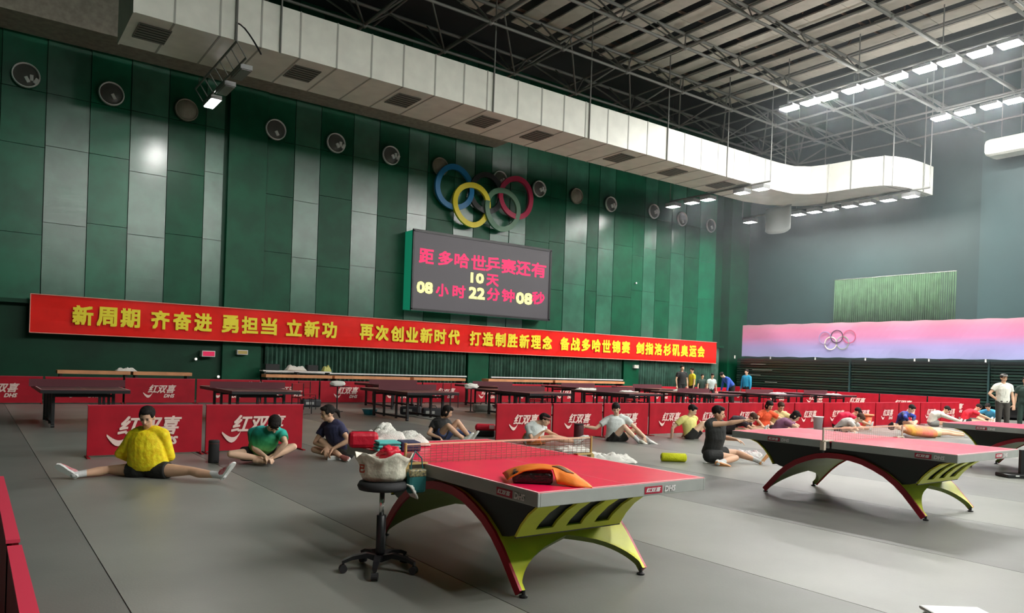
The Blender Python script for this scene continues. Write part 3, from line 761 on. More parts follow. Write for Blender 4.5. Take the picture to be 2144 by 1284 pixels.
def net(x0, y0, label, width=1.83, post=M['tan'], cord=M['netc']):
    t = thing('table_net', label, 'net', (x0+.7625, y0+1.37, .76), 0, None)
    h = .1525; hw = width/2
    for sx in (-1, 1):
        p = MB().tube((sx*hw, 0, -.03), (sx*hw, 0, h+.005), .011, n=10); p.build('net_post', post, t)
        c = MB().bb((min(sx*hw, sx*.74), -.03, -.02 if False else .001), (max(sx*hw, sx*.74), .03, .012)).bb((sx*(hw)-.02, -.025, -.10), (sx*hw+.02, .025, .0)); c.build('clamp', post, t)
        MB().tube((sx*hw, 0, -.13), (sx*hw, 0, -.10), .018, n=10).build('clamp_screw', M['black'], t)
    MB().bb((-hw+.01, -.002, h-.012), (hw-.01, .002, h)).build('top_tape', mat_once('net_tape', (.75, .55, .38), .7), t)
    b = MB()
    n = int(width/.05)
    for i in range(n+1): x = -hw+.012+(width-.024)*i/n; b.bb((x-.0012, -.001, .002), (x+.0012, .001, h-.01))
    for k in range(7): z = .012+k*.02; b.bb((-hw+.012, -.0012, z-.0016), (hw-.012, .0012, z+.0016))
    stuff(b.build('net_mesh', cord, t)); return t
T1 = (2.757, 3.426); T2 = (8.154, 3.382); T3 = (13.95, 2.65)
arch_table(*T1, 'red match table on lime arched base at front centre, orange jersey on top')
arch_table(*T2, 'red match table on lime arched base at right, second from the camera')
arch_table(T3[0]+.2, T3[1]+.75, 'red match table half cut off by the right edge of the photo')
net(*T1, 'brown cord table net with tan posts on the front match table')
net(*T2, 'table net with pale posts on the second match table', post=mat_once('post_pale', (.62, .52, .42), .5), cord=mat_once('net_pale', (.45, .40, .33), .8))
net(T3[0]+.2, T3[1]+.75, 'table net on the match table at the right edge', cord=mat_once('net_pale', (.45, .40, .33), .8))

# ================================================================ BARRIERS
def barrier(x0, x1, y, label, group, h=.74, logos=1, axis=0, flip=False, big=1.0):
    """red fabric court barrier standing along x (axis 0) or y (axis 1)"""
    L = x1-x0
    t = thing('court_barrier', label, 'barrier', (x0, y, 0) if axis == 0 else (y, x1, 0), 0 if axis == 0 else -PI/2, group)
    vs = []; N = 14; rr = random.Random(int(x0*100+y*7))
    f = MB()
    for i in range(N+1):
        x = .02+(L-.04)*i/N
        for q in range(5):
            z = .03+(h-.03)*q/4; wob = .006*math.sin(i*1.7+q+x0)+.004*rr.uniform(-1, 1)
            vs.append((x, -.02+(wob if 0 < i < N and 0 < q < 4 else 0), z))
    for i in range(N):
        for q in range(4): a = i*5+q; f.f.append((a, a+5, a+6, a+1)); f.m.append(0)
    f.v = [V(v) for v in vs]
    o = f.build('front_cloth', M['red'], t, True)
    MB().bb((.02, .0, .03), (L-.02, .02, h)).build('back_cloth', M['red_dark'], t)
    MB().bb((.012, -.024, h-.004), (L-.012, .024, h+.010)).build('top_hem', mat_once('hem_pink', (.60, .03, .07), .6), t)
    for x in (.03, L-.03):
        MB().tube((x, 0, 0), (x, 0, h), .012, n=6).build('post', M['red_dark'], t)
    for x in (.03, L-.03): MB().bb((x-.02, -.16, 0), (x+.02, .16, .015)).build('foot', M['red_dark'], t)
    for k in range(logos):
        cx = L*(k+.5)/logos; s = big*min(1, L/logos/1.1)
        logo(t, cx-.44*s, h*.5-.185*s, s)
    return t
LOGO = {}
def logo(parent, x, z, s):
    k = round(s, 2)
    if k not in LOGO:
        vs = []; fs = []
        def put(st, ox, oz, wd, ht, sh, bold):
            pv, pf = glyph(st, sh)
            for q, (dx, dz) in enumerate(((0, 0), (bold, 0), (0, bold), (bold, bold))):
                k0 = len(vs)
                for a, c in pv: vs.append((ox+a*wd+dx, -.002-.0005*q, oz+c*ht+dz))
                for p in pf: fs.append([k0+i for i in p])
        put('红双喜', .10*s, .13*s, .74*s, .23*s, .35, .012*s)
        put('DHS', .52*s, .0, .28*s, .095*s, .3, .012*s)
        k0 = len(vs); n = 8          # the swoosh
        for i in range(n+1):
            a = i/n; vs.append(((-.02+.26*a)*s, -.003, (.17-.22*a+.24*a*a*a)*s-.02*s)); vs.append(((-.02+.26*a)*s, -.003, (.17-.22*a+.24*a*a*a)*s-.02*s-.075*s*math.sin(PI*min(1, a*.9+.12))))
        for i in range(n): q = k0+2*i; fs.append((q, q+2, q+3, q+1))
        me = bpy.data.meshes.new('barrier_logo'); me.from_pydata(vs, [], fs); me.materials.append(M['logo']); LOGO[k] = me
    return inst('printed_logo', LOGO[k], parent, (x, -.032, z))
G1 = 'two red barriers behind the yellow shirted player'
barrier(1.36, 2.94, 11.9, 'red barrier directly behind the player in yellow', None, big=1.15)
barrier(2.96, 4.53, 11.9, 'red barrier behind the player in the green shirt', None, big=1.15)
seam = [8.46+1.45*k for k in range(15)]
bl = ['behind the crouching player with headband', 'behind the outstretched arm of the white shirted player', 'behind the white shirted player', 'just right of the white shirted player', 'behind the yellow shirted player leaning back', 'behind the bending player in dark clothes', 'behind the players in orange and pale yellow', 'left of the bending player in red', 'behind the bending player in red', 'behind the orange stool', 'behind the player in blue and black', 'left of the player in the white jacket', 'behind the player in the white jacket', 'behind the sitting players in red and light blue']
for i, (a, c) in enumerate(zip(seam, seam[1:])):
    barrier(a+.01, c-.01, 11.95, 'red barrier in the middle row, '+bl[i], 'middle row of red barriers', big=.86)
x = -2.3; i = 0
ordn = ['first', 'second', 'third', 'fourth', 'fifth', 'sixth', 'seventh', 'eighth', 'ninth', 'tenth', 'eleventh', 'twelfth', 'thirteenth', 'fourteenth', 'fifteenth', 'sixteenth', 'seventeenth', 'eighteenth', 'nineteenth', 'twentieth']
while x < 31.5:
    barrier(x+.01, x+1.99, 24.1, 'red barrier in the far row along the green wall, %s from the left' % ordn[i], 'far row of red barriers', h=.75, big=1.05)
    x += 2.0; i += 1
y = 13.0; i = 0
while y < 23.3:
    barrier(y+.01, y+2.03, 33.2, 'red barrier along the end wall seating, %s from the right' % ordn[i], 'red barriers along the end wall', h=.80, axis=1)
    y += 2.05; i += 1
# two barriers at the lower left corner, seen end on
for (ya, yb, l) in ((3.50, 5.3, 'red barrier at the left edge, the farther of two'), (1.9, 3.42, 'red barrier in the lower left corner, the nearer of two')):
    barrier(ya, yb, .16, l, None, axis=1, logos=0)

# ================================================================ FAR PRACTICE TABLES
def fold_table(x0, y0, label, base=None):
    W, L, H = 1.525, 2.74, .76
    t = thing('practice_table', label, 'table', (x0+W/2, y0+L/2, 0), 0, 'dark practice tables between the barrier rows')
    hw, hl = W/2, L/2
    o = MB().bb((-hw, -hl, H-.02), (hw, hl, H)).build('tabletop', M['tbl_far'], t)
    b = MB()
    for (a, c) in (((-hw, -hl), (hw, -hl+.02)), ((-hw, hl-.02), (hw, hl)), ((-hw, -hl), (-hw+.02, hl)), ((hw-.02, -hl), (hw, hl)), ((-.002, -hl), (.002, hl))): b.bb((*a, H), (*c, H+.001))
    b.build('white_line', M['tbl_line'], o)
    b = MB()
    for a, c in (((-hw, -hl), (hw, -hl+.02)), ((-hw, hl-.02), (hw, hl)), ((-hw, -hl), (-hw+.02, hl)), ((hw-.02, -hl), (hw, hl))): b.bb((*a, H-.075), (*c, H-.02))
    b.build('apron', M['black'], t)
    for sx in (-1, 1):
        for sy in (-1, 1):
            g = MB().box((sx*.52, sy*.95, .36), (.055, .055, .66)); lg = g.build('leg', M['black'], t)
            MB().tube((sx*.52-.03, sy*.95, .035), (sx*.52+.03, sy*.95, .035), .035, n=10).build('caster', M['black'], lg)
            MB().box((sx*.52, sy*.35, .36), (.05, .05, .66)).build('leg', M['black'], t)
    b = MB()
    for sx in (-1, 1): b.box((sx*.52, 0, .09), (.05, 2.0, .05))
    for sy in (-1, -.35, .35, 1): b.box((0, sy*.95, .62), (1.04, .04, .05))
    b.build('frame', M['blackm'], t)
    MB().box((0, 0, H+.076), (1.75, .004, .15)).build('net_strip', mat_once('net_dark', (.12, .03, .04), .8), t)
    return t
PR = [(1.10, 'at the far left behind the red barriers'), (4.60, 'with a white towel, behind the green shirted player'), (8.85, 'behind the light blue basin'), (12.7, 'behind the left end of the middle barriers'), (16.6, 'behind the white shirted player'), (20.5, 'in front of the two standing people by the wall'), (24.4, 'behind the orange shirted player'), (28.3, 'by the folded seating in the far right corner')]
base = fold_table(PR[0][0], 16.3, 'dark practice table '+PR[0][1])
for x, l in PR[1:]:
    dup(base, (x+.7625, 16.3+1.37, 0), 0, 'dark practice table '+l)
for x, l in ((10.6, 'in the second row at mid hall'), (14.6, 'in the second row beside the middle curtain'), (18.7, 'in the second row in front of the right pilaster'), (22.6, 'in the second row below the end of the red banner')):
    dup(base, (x+.7625, 20.9+1.0, 0), 0, 'dark practice table '+l)
# long wooden benches against the green wall
def bench(u0, u1, v, label):
    a = on(u0, v, 1, 25.0); b = on(u1, v, 1, 25.0); z = .93
    t = thing('wooden_bench', label, 'bench', ((a.x+b.x)/2, 25.0, 0), 0, 'wooden tops along the green wall'); hl = (b.x-a.x)/2
    MB().bb((-hl, -.25, z-.10), (hl, .25, z)).build('bench_top', M['wood'], t)
    for x in (-hl+.1, hl-.1):
        MB().bb((x-.04, -.2, 0), (x+.04, .2, z-.1)).build('leg', M['black'], t)
for u0, u1, l in ((118, 270, 'orange brown bench top behind the far barriers, at far left'), (276, 398, 'orange brown bench top behind the far barriers, second from left'), (552, 690, 'orange brown bench top right of the tall pilaster'), (695, 852, 'orange brown bench top under the left curtain'), (860, 968, 'orange brown bench top left of the second pilaster'), (1016, 1150, 'orange brown bench top right of the second pilaster'), (1155, 1300, 'orange brown bench top under the second curtain')):
    bench(u0, u1, 790, l)

# ================================================================ CLOTH AND SMALL THINGS
def blob(name, c, rad, mt, parent=None, seed=1, amp=.25, freq=3, nu=28, nv=18, R=None, floorz=None, power=1.0):
    """soft lumpy closed form for towels, bags and bundles"""
    mb = MB(); mb.ell((0, 0, 0), (1, 1, 1), None, nu, nv)
    for p in mb.v:
        s = lambda a: (abs(a)**power)*(1 if a > 0 else -1)
        q = V((s(p.x), s(p.y), s(p.z)))
        n = noise.noise(q*freq+V((seed*7.3, seed*3.1, 0)))
        q = q*(1+amp*n); q = V((q.x*rad[0], q.y*rad[1], q.z*rad[2]))
        if R: q = R @ q
        p.x, p.y, p.z = q
    for p in mb.v:
        if floorz is not None and p.z < floorz-V(c).z: p.z = floorz-V(c).z
        p += V(c) if parent is None else V(c)
    o = mb.build(name, mt, parent, True); return o
def cloth(name, c, sx, sy, h, mt, seed, label=None, cat=None, rz=0, z0=0, parent=None, thick=.012, freq=3.0):
    """a laid, folded, rumpled cloth: height field with thickness, sitting on z0"""
    n = 26; vs = []; fs = []
    for i in range(n+1):
        for j in range(n+1):
            a = i/n*2-1; b = j/n*2-1
            e = max(abs(a), abs(b)); edge = min(1, (1-e)*3.2)
            w = .5+.5*noise.noise(V((a*freq*.6+seed*3.7, b*freq*.6, seed)))+.35*noise.noise(V((a*freq*2+seed, b*freq*2.3, seed*2)))
            z = h*max(0.0, w)*(.35+.65*edge)*edge**.35+.002
            r = 1+.10*noise.noise(V((a*1.7+seed, b*1.7, 5)))
            vs.append((a*sx*r, b*sy*r, z))
    for i in range(n):
        for j in range(n): q = i*(n+1)+j; fs.append((q, q+n+1, q+n+2, q+1))
    mb = MB(); mb.add(vs, fs); o = mb.build(name, mt, parent, True)
    s = o.modifiers.new('s', 'SOLIDIFY'); s.thickness = thick; s.offset = 1
    o.location = c; o.rotation_euler = (0, 0, rz)
    if label: tag(o, label, cat)
    return o
M['towel'] = mat('towel_white', (.80, .78, .72), .9, bump=.6, bump_scale=120)
M['orange'] = mat('cloth_orange', (.92, .22, .012), .6, noise_amt=.12, noise_scale=5, bump=.2, bump_scale=25)
M['bag_w'] = mat('plastic_white', (.78, .74, .62), .35, noise_amt=.08, noise_scale=8, bump=.6, bump_scale=14)
M['teal'] = mat('bag_teal', (.012, .12, .12), .55)
M['turq'] = mat('cloth_turquoise', (.10, .55, .52), .7, bump=.3, bump_scale=40)
M['navy'] = mat('cloth_navy', (.03, .035, .09), .75, bump=.35, bump_scale=30)
M['redbag'] = mat('bag_red', (.62, .006, .03), .5, bump=.3, bump_scale=20)
# on the front table: orange jersey over a dark folded shirt
p = on(1142, 1008, 2, .762)
t = thing('orange_jersey', 'orange jersey with black panels folded on the front red table', 'clothing', p, math.radians(-38))
def jz(a, b):
    z = .105*(1-abs(min(a, 0))**3*.75)
    if a > .25: z *= max(.05, 1-((a-.25)/.75)**1.6)
    if a > .1: z *= 1-.25*max(0, -b)*min(1, (a-.1)*3)
    return z*(1-.22*max(0, b)**2)+.010*noise.noise(V((a*3, b*3, 2)))
mb = MB(); n = 22; vs = []; fs = []
for i in range(n+1):
    for j in range(n+1):
        a = i/n*2-1; b = j/n*2-1
        fr = .155 if a < .1 else .155+.05*min(1, (a-.1)*2)
        x = a*.27-.02*b; y = b*(.15 if b > 0 else fr)*(1-.18*max(0, a-.5))
        z = max(.008, jz(a, b))
        if b < -.75 and a > .15: z = max(.008, z*(1-(-b-.75)*3.4))
        vs.append((x, y, z))
for i in range(n):
    for j in range(n): q = i*(n+1)+j; fs.append((q, q+n+1, q+n+2, q+1))
mb.add(vs, fs); o = mb.build('jersey_cloth', M['orange'], t, True); s = o.modifiers.new('s', 'SOLIDIFY'); s.thickness = .01; s.offset = -1
o = MB().bb((-.215, -.145, .002), (.045, .02, .075)).build('black_fold', mat('nylon_black', (.012, .008, .008), .3, spec=.7, bump=.8, bump_scale=25), t, bevel=.018)
mb = MB(); vs = []; fs = []
for i in range(9):
    for j in range(6):
        a = .12+.52*i/8; w_ = math.sin(PI*(i+.6)/9.2); b = -.35+.62*(j/5-.5)*w_
        vs.append((a*.27-.02*b, b*.18, jz(a, b)+.008))
for i in range(8):
    for j in range(5): q = i*6+j; fs.append((q, q+6, q+7, q+1))
mb.add(vs, fs); o = mb.build('dark_patch', mat('patch_brown', (.13, .06, .02), .6), t, True); s = o.modifiers.new('s', 'SOLIDIFY'); s.thickness = .005
# far half of the front table
def on_t(u, v): return on(u, v, 2, .762)
p = on_t(760, 938); t = thing('red_pouch', 'red soft pouch at the far left corner of the front table', 'bag', p, math.radians(-20))
o = MB().bb((-.125, -.06, 0), (.125, .06, .14)).build('pouch_body', M['redbag'], t, bevel=.035); MB().bb((-.1, -.005, .14), (.1, .005, .144)).build('zip', M['black'], t)
p = on_t(842, 938); o = cloth('white_towel', (p.x+.02, p.y+.2, .762), .30, .14, .17, M['towel'], 4, 'white towel bunched over the turquoise stack on the front table', 'towel', math.radians(-12))
p = on_t(778, 925); b = blob('towel_bunch', (0, 0, 0), (.10, .08, .095), M['towel'], None, 3, .3, 2, floorz=None); b.location = (p.x+.06, p.y-.13, .85); tag(b, 'round bunched end of white towel standing behind the turquoise stack', 'towel')
p = on_t(822, 944); t = thing('folded_shirts', 'stack of folded turquoise and dark blue shirts on the front table', 'clothing', (p.x+.02, p.y, .762), math.radians(-14))
for k in range(3): MB().bb((-.17+.006*k, -.10, .002+.028*k), (.03, .10, .026+.028*k)).build('folded_shirt', M['turq'], t, bevel=.011)
MB().bb((.035, -.10, .002), (.20, .10, .082)).build('folded_shirt', M['navy'], t, bevel=.012)['label'] = 'dark blue folded shirt'
# swivel stool with bags
p = V((2.44, 4.82, 0))
t = thing('swivel_stool', 'black swivel stool on five casters beside the front table', 'stool', p)
st_h = .60
MB().lathe((0, 0, 0), [(.03, .12), (.034, .14), (.034, .40), (.026, .405)], 16).build('column_sleeve', M['black'], t, True)
MB().lathe((0, 0, 0), [(.018, .38), (.018, st_h-.03)], 12).build('gas_lift', M['chrome'], t, True)
MB().lathe((0, 0, 0), [(.05, st_h-.03), (.17, st_h-.01), (.18, st_h+.015), (.165, st_h+.045), (.02, st_h+.05)], 26).build('seat', M['blackm'], t, True)
for k in range(5):
    a = 2*PI*k/5+.35; d = V((math.cos(a), math.sin(a), 0)); q = V((-d.y, d.x, 0))
    mb = MB(); rings = []
    for s_, w_, z_, h_ in ((.02, .028, .115, .05), (.10, .026, .135, .035), (.2, .022, .118, .028), (.27, .018, .088, .022)):
        c0 = d*s_+V((0, 0, z_)); rings.append([c0-q*w_, c0+q*w_, c0+q*w_*.7-V((0, 0, h_)), c0-q*w_*.7-V((0, 0, h_))])
    mb.ring_loft(rings); lg = mb.build('leg', M['black'], t)
    c0 = d*.262; MB().tube(c0+V((0, 0, .03))-q*.022, c0+V((0, 0, .03))+q*.022, .028, n=14).tube(c0+V((0, 0, .05)), c0+V((0, 0, .085)), .009, n=8).build('caster', M['blackm'], lg, False)
bg = thing('plastic_bag', 'crumpled white plastic bag standing on the black swivel stool', 'bag', (p.x+.0, p.y, st_h+.048))
mb = MB(); rings = []
for k, (rx, ry, z) in enumerate(((.04, .03, 0), (.14, .09, .004), (.165, .11, .04), (.17, .115, .09), (.18, .12, .135), (.19, .12, .165), (.205, .13, .19))):
    ring = []
    for j in range(36):
        a = 2*PI*j/36; f = 1+.10*noise.noise(V((math.cos(a)*2, math.sin(a)*2, k*.5)))+(.03*math.sin(a*9+k) if k > 1 else 0)
        ring.append(V((rx*math.cos(a)*f, ry*math.sin(a)*f, z+(.03*noise.noise(V((a*2, k, 3)))+.02*math.sin(a*5) if k > 4 else 0))))
    rings.append(ring)
mb.ring_loft(rings, cap=False); o = mb.build('bag_body', M['bag_w'], bg, True); s = o.modifiers.new('s', 'SOLIDIFY'); s.thickness = .003
a_ = Matrix.Rotation(YAW*-1, 3, 'Z')
bg.rotation_euler = (0, 0, -YAW)
text_mesh([('已', (-.15, -.105, .07), (.94, -.34, 0), (0, 0, 1), .045, .06, .1)], 'printed_mark', mat('print_brown', (.35, .05, .02), .6), bg, bold=.006)
o = blob('red_cloth', (0, 0, 0), (.085, .07, .06), M['redbag'], None, 8, .5, 3); o.location = (p.x+.05, p.y+.0, st_h+.235); tag(o, 'crumpled red cloth stuffed in the top of the white plastic bag', 'clothing')
o = cloth('towel_edge', (p.x+.10, p.y-.09, st_h+.02), .06, .04, .03, M['towel'], 9, 'white paper hanging at the right rim of the stool', 'paper', .6)
o.rotation_euler = (.2, .9, .3); o.location = (p.x+.17, p.y-.10, st_h-.03)
# teal bag hung on the net post of the front table
q = on(879, 1004, 1, 4.83); t = thing('teal_bag', 'dark teal cloth bag hanging at the net post of the front table', 'bag', (2.66, 4.72, .56), 0)
MB().bb((-.075, -.03, 0), (.075, .03, .17)).build('bag_body', M['teal'], t, bevel=.025)
MB().bb((-.07, -.034, .12), (.07, .034, .175)).build('patterned_top', mat('print_gold', (.40, .33, .16), .5, col2=(.02, .03, .03), noise_scale=60), t, bevel=.01)
b = MB(); b.path([V((-.05, 0, .17)), V((-.04, 0, .25)), V((0, .03, .30)), V((.04, 0, .25)), V((.05, 0, .17))], .005, 6); b.build('strap', M['teal'], t)
# things on the floor
def cyl_thing(u, v, r, h, mt, name, label, cat, rz=0, lay=False, parts=None):
    p = on(u, v, 2, 0); t = thing(name, label, cat, (p.x, p.y, 0), rz)
    if lay: MB().lathe((0, 0, r), [(r*.72, -h/2), (r, -h/2+.02), (r, h/2-.02), (r*.72, h/2)], 24, Matrix.Rotation(PI/2, 3, 'Y')).build('roller_body', mt, t, True)
    else: MB().lathe((0, 0, 0), [(r*.97, 0), (r, .015), (r, h-.015), (r*.95, h)], 24).build('cylinder_body', mt, t, True)
    return t
t = cyl_thing(447, 969, .073, .315, M['blackm'], 'foam_cylinder', 'tall black foam roller standing left of the green shirted player', 'roller')
MB().lathe((0, 0, 0), [(.074, .27), (.074, .275)], 24).build('ring_mark', mat('dark_red_ring', (.15, .01, .01), .6), t)
t = cyl_thing(1410, 967, .072, .42, mat('foam_yellow', (.72, .74, .004), .7, bump=.8, bump_scale=60), 'foam_roller', 'bright yellow foam roller lying on the floor right of the front table', 'roller', -YAW, True)
MB().lathe((0, 0, .072), [(.03, -.213), (.03, .213)], 16, Matrix.Rotation(PI/2, 3, 'Y')).build('core', M['black'], t)
t = cyl_thing(1211, 924, .10, .34, mat('stand_maroon', (.06, .008, .012), .6), 'round_stand', 'dark round stand under the outstretched hand of the white shirted player', 'stand')
MB().lathe((0, 0, 0), [(.07, .34), (.105, .345), (.105, .36), (.02, .362)], 20).build('rim', M['blackm'], t)
p = on(774, 868, 2, 0); t = thing('wash_basin', 'light blue plastic basin on the floor behind the navy shirted player', 'basin', p)
o = MB().lathe((0, 0, 0), [(.15, 0), (.17, .05), (.22, .15), (.235, .155), (.21, .15), (.16, .05), (.02, .04)], 28).build('basin_body', mat('plastic_blue', (.06, .45, .62), .35), t, True)
MB().lathe((0, 0, 0), [(.222, .145), (.245, .15), (.245, .16), (.222, .16)], 28).build('rim', mat('basin_rim', (.35, .65, .68), .4), t, True)
p = on(1016, 914, 2, 0); t = thing('sports_bag', 'red sports bag with white tag and black base, left of the middle barriers', 'bag', p, -YAW)
MB().bb((-.22, -.12, .12), (.22, .12, .26)).build('bag_lid', M['redbag'], t, bevel=.05); MB().bb((-.20, -.11, 0), (.20, .11, .14)).build('bag_base', M['blackm'], t, bevel=.03)
MB().bb((.08, -.125, .17), (.19, -.118, .25)).build('white_tag', mat('tag_pink', (.8, .55, .55), .5), t)
p = on(966, 914, 2, 0); o = blob('denim_bundle', (0, 0, 0), (.20, .12, .07), mat('denim', (.06, .09, .22), .8, bump=.5, bump_scale=40), None, 5, .35, 3, floorz=None); o.location = (p.x, p.y, .07); o.rotation_euler = (0, 0, -YAW); tag(o, 'bundle of blue denim clothes on the floor beside the black shirted player', 'clothing')
p = on(1285, 966, 2, 0); cloth('white_towel', (p.x-.1, p.y, 0), .42, .22, .16, M['towel'], 12, 'big white towel lying on the floor behind the right edge of the front table', 'towel', -YAW)
p = on(1200, 945, 2, 0); cloth('white_towel', (p.x, p.y, 0), .30, .2, .12, M['towel'], 15, 'white towel on the floor seen through the net of the front table', 'towel', -YAW+.3)
p = on(1575, 957, 2, .02); cloth('pink_towel', (p.x, p.y+.1, 0), .26, .16, .15, mat('towel_pink', (.62, .48, .48), .9, col2=(.8, .78, .76), noise_scale=9, bump=.6, bump_scale=90), 18, 'pale pink towel on the floor by the hand of the stretching player', 'towel', -YAW)
p = on(1712, 895, 2, 0)
p = on(1712, 905, 2, 0); t = thing('waste_bin', 'small grey bin standing between the players behind the second table', 'bin', (p.x, 11.3, 0)); MB().lathe((0, 0, 0), [(.10, 0), (.13, .40), (.14, .41), (.125, .40), (.09, .02)], 20).build('bin_body', mat('bin_grey', (.42, .36, .38), .6), t, True); MB().lathe((0, 0, 0), [(.128, .39), (.142, .40), (.142, .415), (.128, .415)], 20).build('rim', M['white'], t, True)
t.location = (on(1712, 905, 1, 11.3).x, 11.3, 0)
t = thing('orange_stool', 'orange plastic stool in front of the middle barriers', 'stool', (on(1815, 890, 1, 11.4).x, 11.4, 0))
MB().lathe((0, 0, 0), [(.15, 0), (.12, .2), (.14, .40)], 20).build('stool_body', mat('plastic_orange', (.85, .20, .08), .5), t, True); MB().lathe((0, 0, 0), [(.14, .39), (.19, .40), (.19, .44), (.02, .445)], 20).build('seat', mat_once('plastic_orange2', (.85, .26, .12), .5), t, True)
p = on(1895, 1025, 2, 0); t = thing('shoe_box', 'small black and white box on the floor behind the second table', 'box', p, .3)
MB().bb((-.05, -.1, 0), (.05, .1, .09)).build('box_body', M['black'], t); MB().bb((.052, -.09, 0), (.15, .09, .07)).build('white_side', M['white'], t, bevel=.02)
p = V((4.22, 1.70, 0)); t = thing('storage_box', 'white rounded box whose top shows at the bottom right edge', 'box', p, -YAW)
MB().bb((-.155, -.12, 0), (.155, .12, .285)).build('box_body', M['white'], t, bevel=.03); MB().bb((-.16, -.125, .285), (.16, .125, .305)).build('lid', M['white'], t, bevel=.01)
# black stand with a small label at the right edge
p = on(2138, 1000, 2, 0); t = thing('score_stand', 'black pole stand with white label at the right edge', 'stand', (p.x, p.y, 0), -YAW)
MB().bb((-.32, -.16, 0), (.32, .16, .06)).build('base', M['black'], t, bevel=.015); MB().bb((-.03, -.03, .06), (.03, .03, .44)).build('post', M['black'], t); MB().bb((.035, -.035, .1), (.13, -.02, .25)).build('label_plate', M['white'], t); MB().bb((-.2, -.165, .03), (-.14, -.16, .05)).build('bright_mark', M['white'], t)
# small side stands behind with white boxes / towels
for u, v, l in ((705, 862, 'thin legged stand with white box, behind the navy shirted player'), (985, 863, 'thin legged stand with white towel, behind the black shirted player')):
    p = on(u, v, 2, 0); t = thing('side_stand', l, 'stand', (p.x, p.y, 0), -YAW)
    MB().tube((0, 0, .02), (0, 0, .72), .02, n=8).build('pole', M['black'], t); MB().lathe((0, 0, 0), [(.18, 0), (.18, .015), (.03, .03)], 16).build('base', M['black'], t); MB().bb((-.2, -.15, .72), (.35, .15, .74)).build('tray', M['tbl_far'], t)
    o = blob('white_box' if u < 900 else 'white_towel', (0, 0, 0), (.22, .12, .08), M['towel'], None, int(u), .15 if u < 900 else .4, 2, power=.7); o.location = (p.x, p.y, .81); tag(o, 'white %s on the thin stand behind the %s player' % (('box', 'navy shirted') if u < 900 else ('towel', 'black shirted')), 'box' if u < 900 else 'towel')
# towels and bags on the far tables
for n_, (u, v, sx, h, l) in enumerate(((537, 806, .28, .13, 'white towel bunched on the practice table behind the green shirted player'), (1310, 808, .2, .06, 'white cloth on the practice table behind the white shirted player'), (1228, 814, .4, .08, 'long white towel on the practice table left of the white shirted player'), (1480, 818, .5, .06, 'white towel on the practice table before the standing people'), (1644, 822, .3, .06, 'small white towel on the far practice table above the orange shirt'), (1728, 824, .3, .06, 'small white towel on the farthest practice table'), (1345, 818, .3, .05, 'flat white cloth on the practice table above the leaning yellow player'))):
    p = on(u, v+3, 2, .765); xs_ = [q[0]+.76 for q in PR]; xn = min(xs_, key=lambda a: abs(a-p.x)); y_ = min(max(p.y, 16.6), 18.7); p2 = V((max(xn-.45, min(xn+.45, p.x)), y_, .764))
    cloth('far_towel', p2, sx, .18, h, M['towel'], 20+n_, l, 'towel')
# rackets, bags and chairs between the far tables
def chair(x, y, rz, label, src=[None]):
    if src[0]: return dup(src[0], (x, y, 0), rz, label)
    t = thing('folding_chair', label, 'chair', (x, y, 0), rz, 'dark red chairs between the practice tables')
    MB().bb((-.2, -.2, .43), (.2, .2, .46)).build('seat', M['red_dark'], t, bevel=.01); MB().bb((-.2, .19, .62), (.2, .215, .82)).build('backrest', M['red_dark'], t, bevel=.01)
    for sx in (-.19, .19):
        for sy in (-.18, .19):
            MB().tube((sx, sy, 0), (sx, sy, .82 if sy > 0 else .44), .014, n=6).build('leg', M['black'], t)
    src[0] = t; return t
cc = [(7.4, 19.6, .3, 'beside the light blue basin'), (8.2, 21.3, .1, 'left of the third practice table'), (11.4, 19.9, -.4, 'right of the third practice table'), (13.4, 21.6, .2, 'in the second row near the second pilaster'), (14.9, 18.7, .5, 'right of the fourth practice table'), (15.9, 20.2, 0, 'behind the white towel stand'), (18.8, 18.2, .2, 'right of the fifth practice table'), (19.6, 19.4, -.3, 'left of the sixth practice table'), (22.7, 18.9, .4, 'near the two standing people'), (26.8, 18.3, .2, 'near the far corner'), (27.6, 20.0, .1, 'nearest the far corner')]
for x, y, r, l in cc: chair(x, y, r, 'dark red chair '+l)
bagm = [mat('kit_bag_a', (.02, .02, .025), .6), mat('kit_bag_b', (.30, .02, .05), .6), mat('kit_bag_c', (.35, .34, .30), .6)]
for i, (u, v, l) in enumerate(((860, 868, 'black kit bag on the floor under the third practice table'), (905, 872, 'black kit bag right of the light blue basin'), (1010, 862, 'grey kit bag on the floor left of the middle barriers'), (650, 852, 'dark kit bag behind the green shirted player'))):
    p = on(u, v, 2, 0); t = thing('kit_bag', l, 'bag', (p.x, p.y, 0), -YAW+.2*i, None)
    MB().bb((-.3, -.15, 0), (.3, .15, .24)).build('bag_body', bagm[2 if i == 2 else 0], t, bevel=.05); b = MB(); b.path([V((-.12, -.1, .23)), V((-.08, -.1, .3)), V((.08, -.1, .3)), V((.12, -.1, .23))], .012, 6); b.build('handle', M['black'], t); MB().bb((-.2, -.156, .08), (.05, -.15, .16)).build('pale_patch', mat_once('patch_grey', (.4, .4, .38), .6), t)
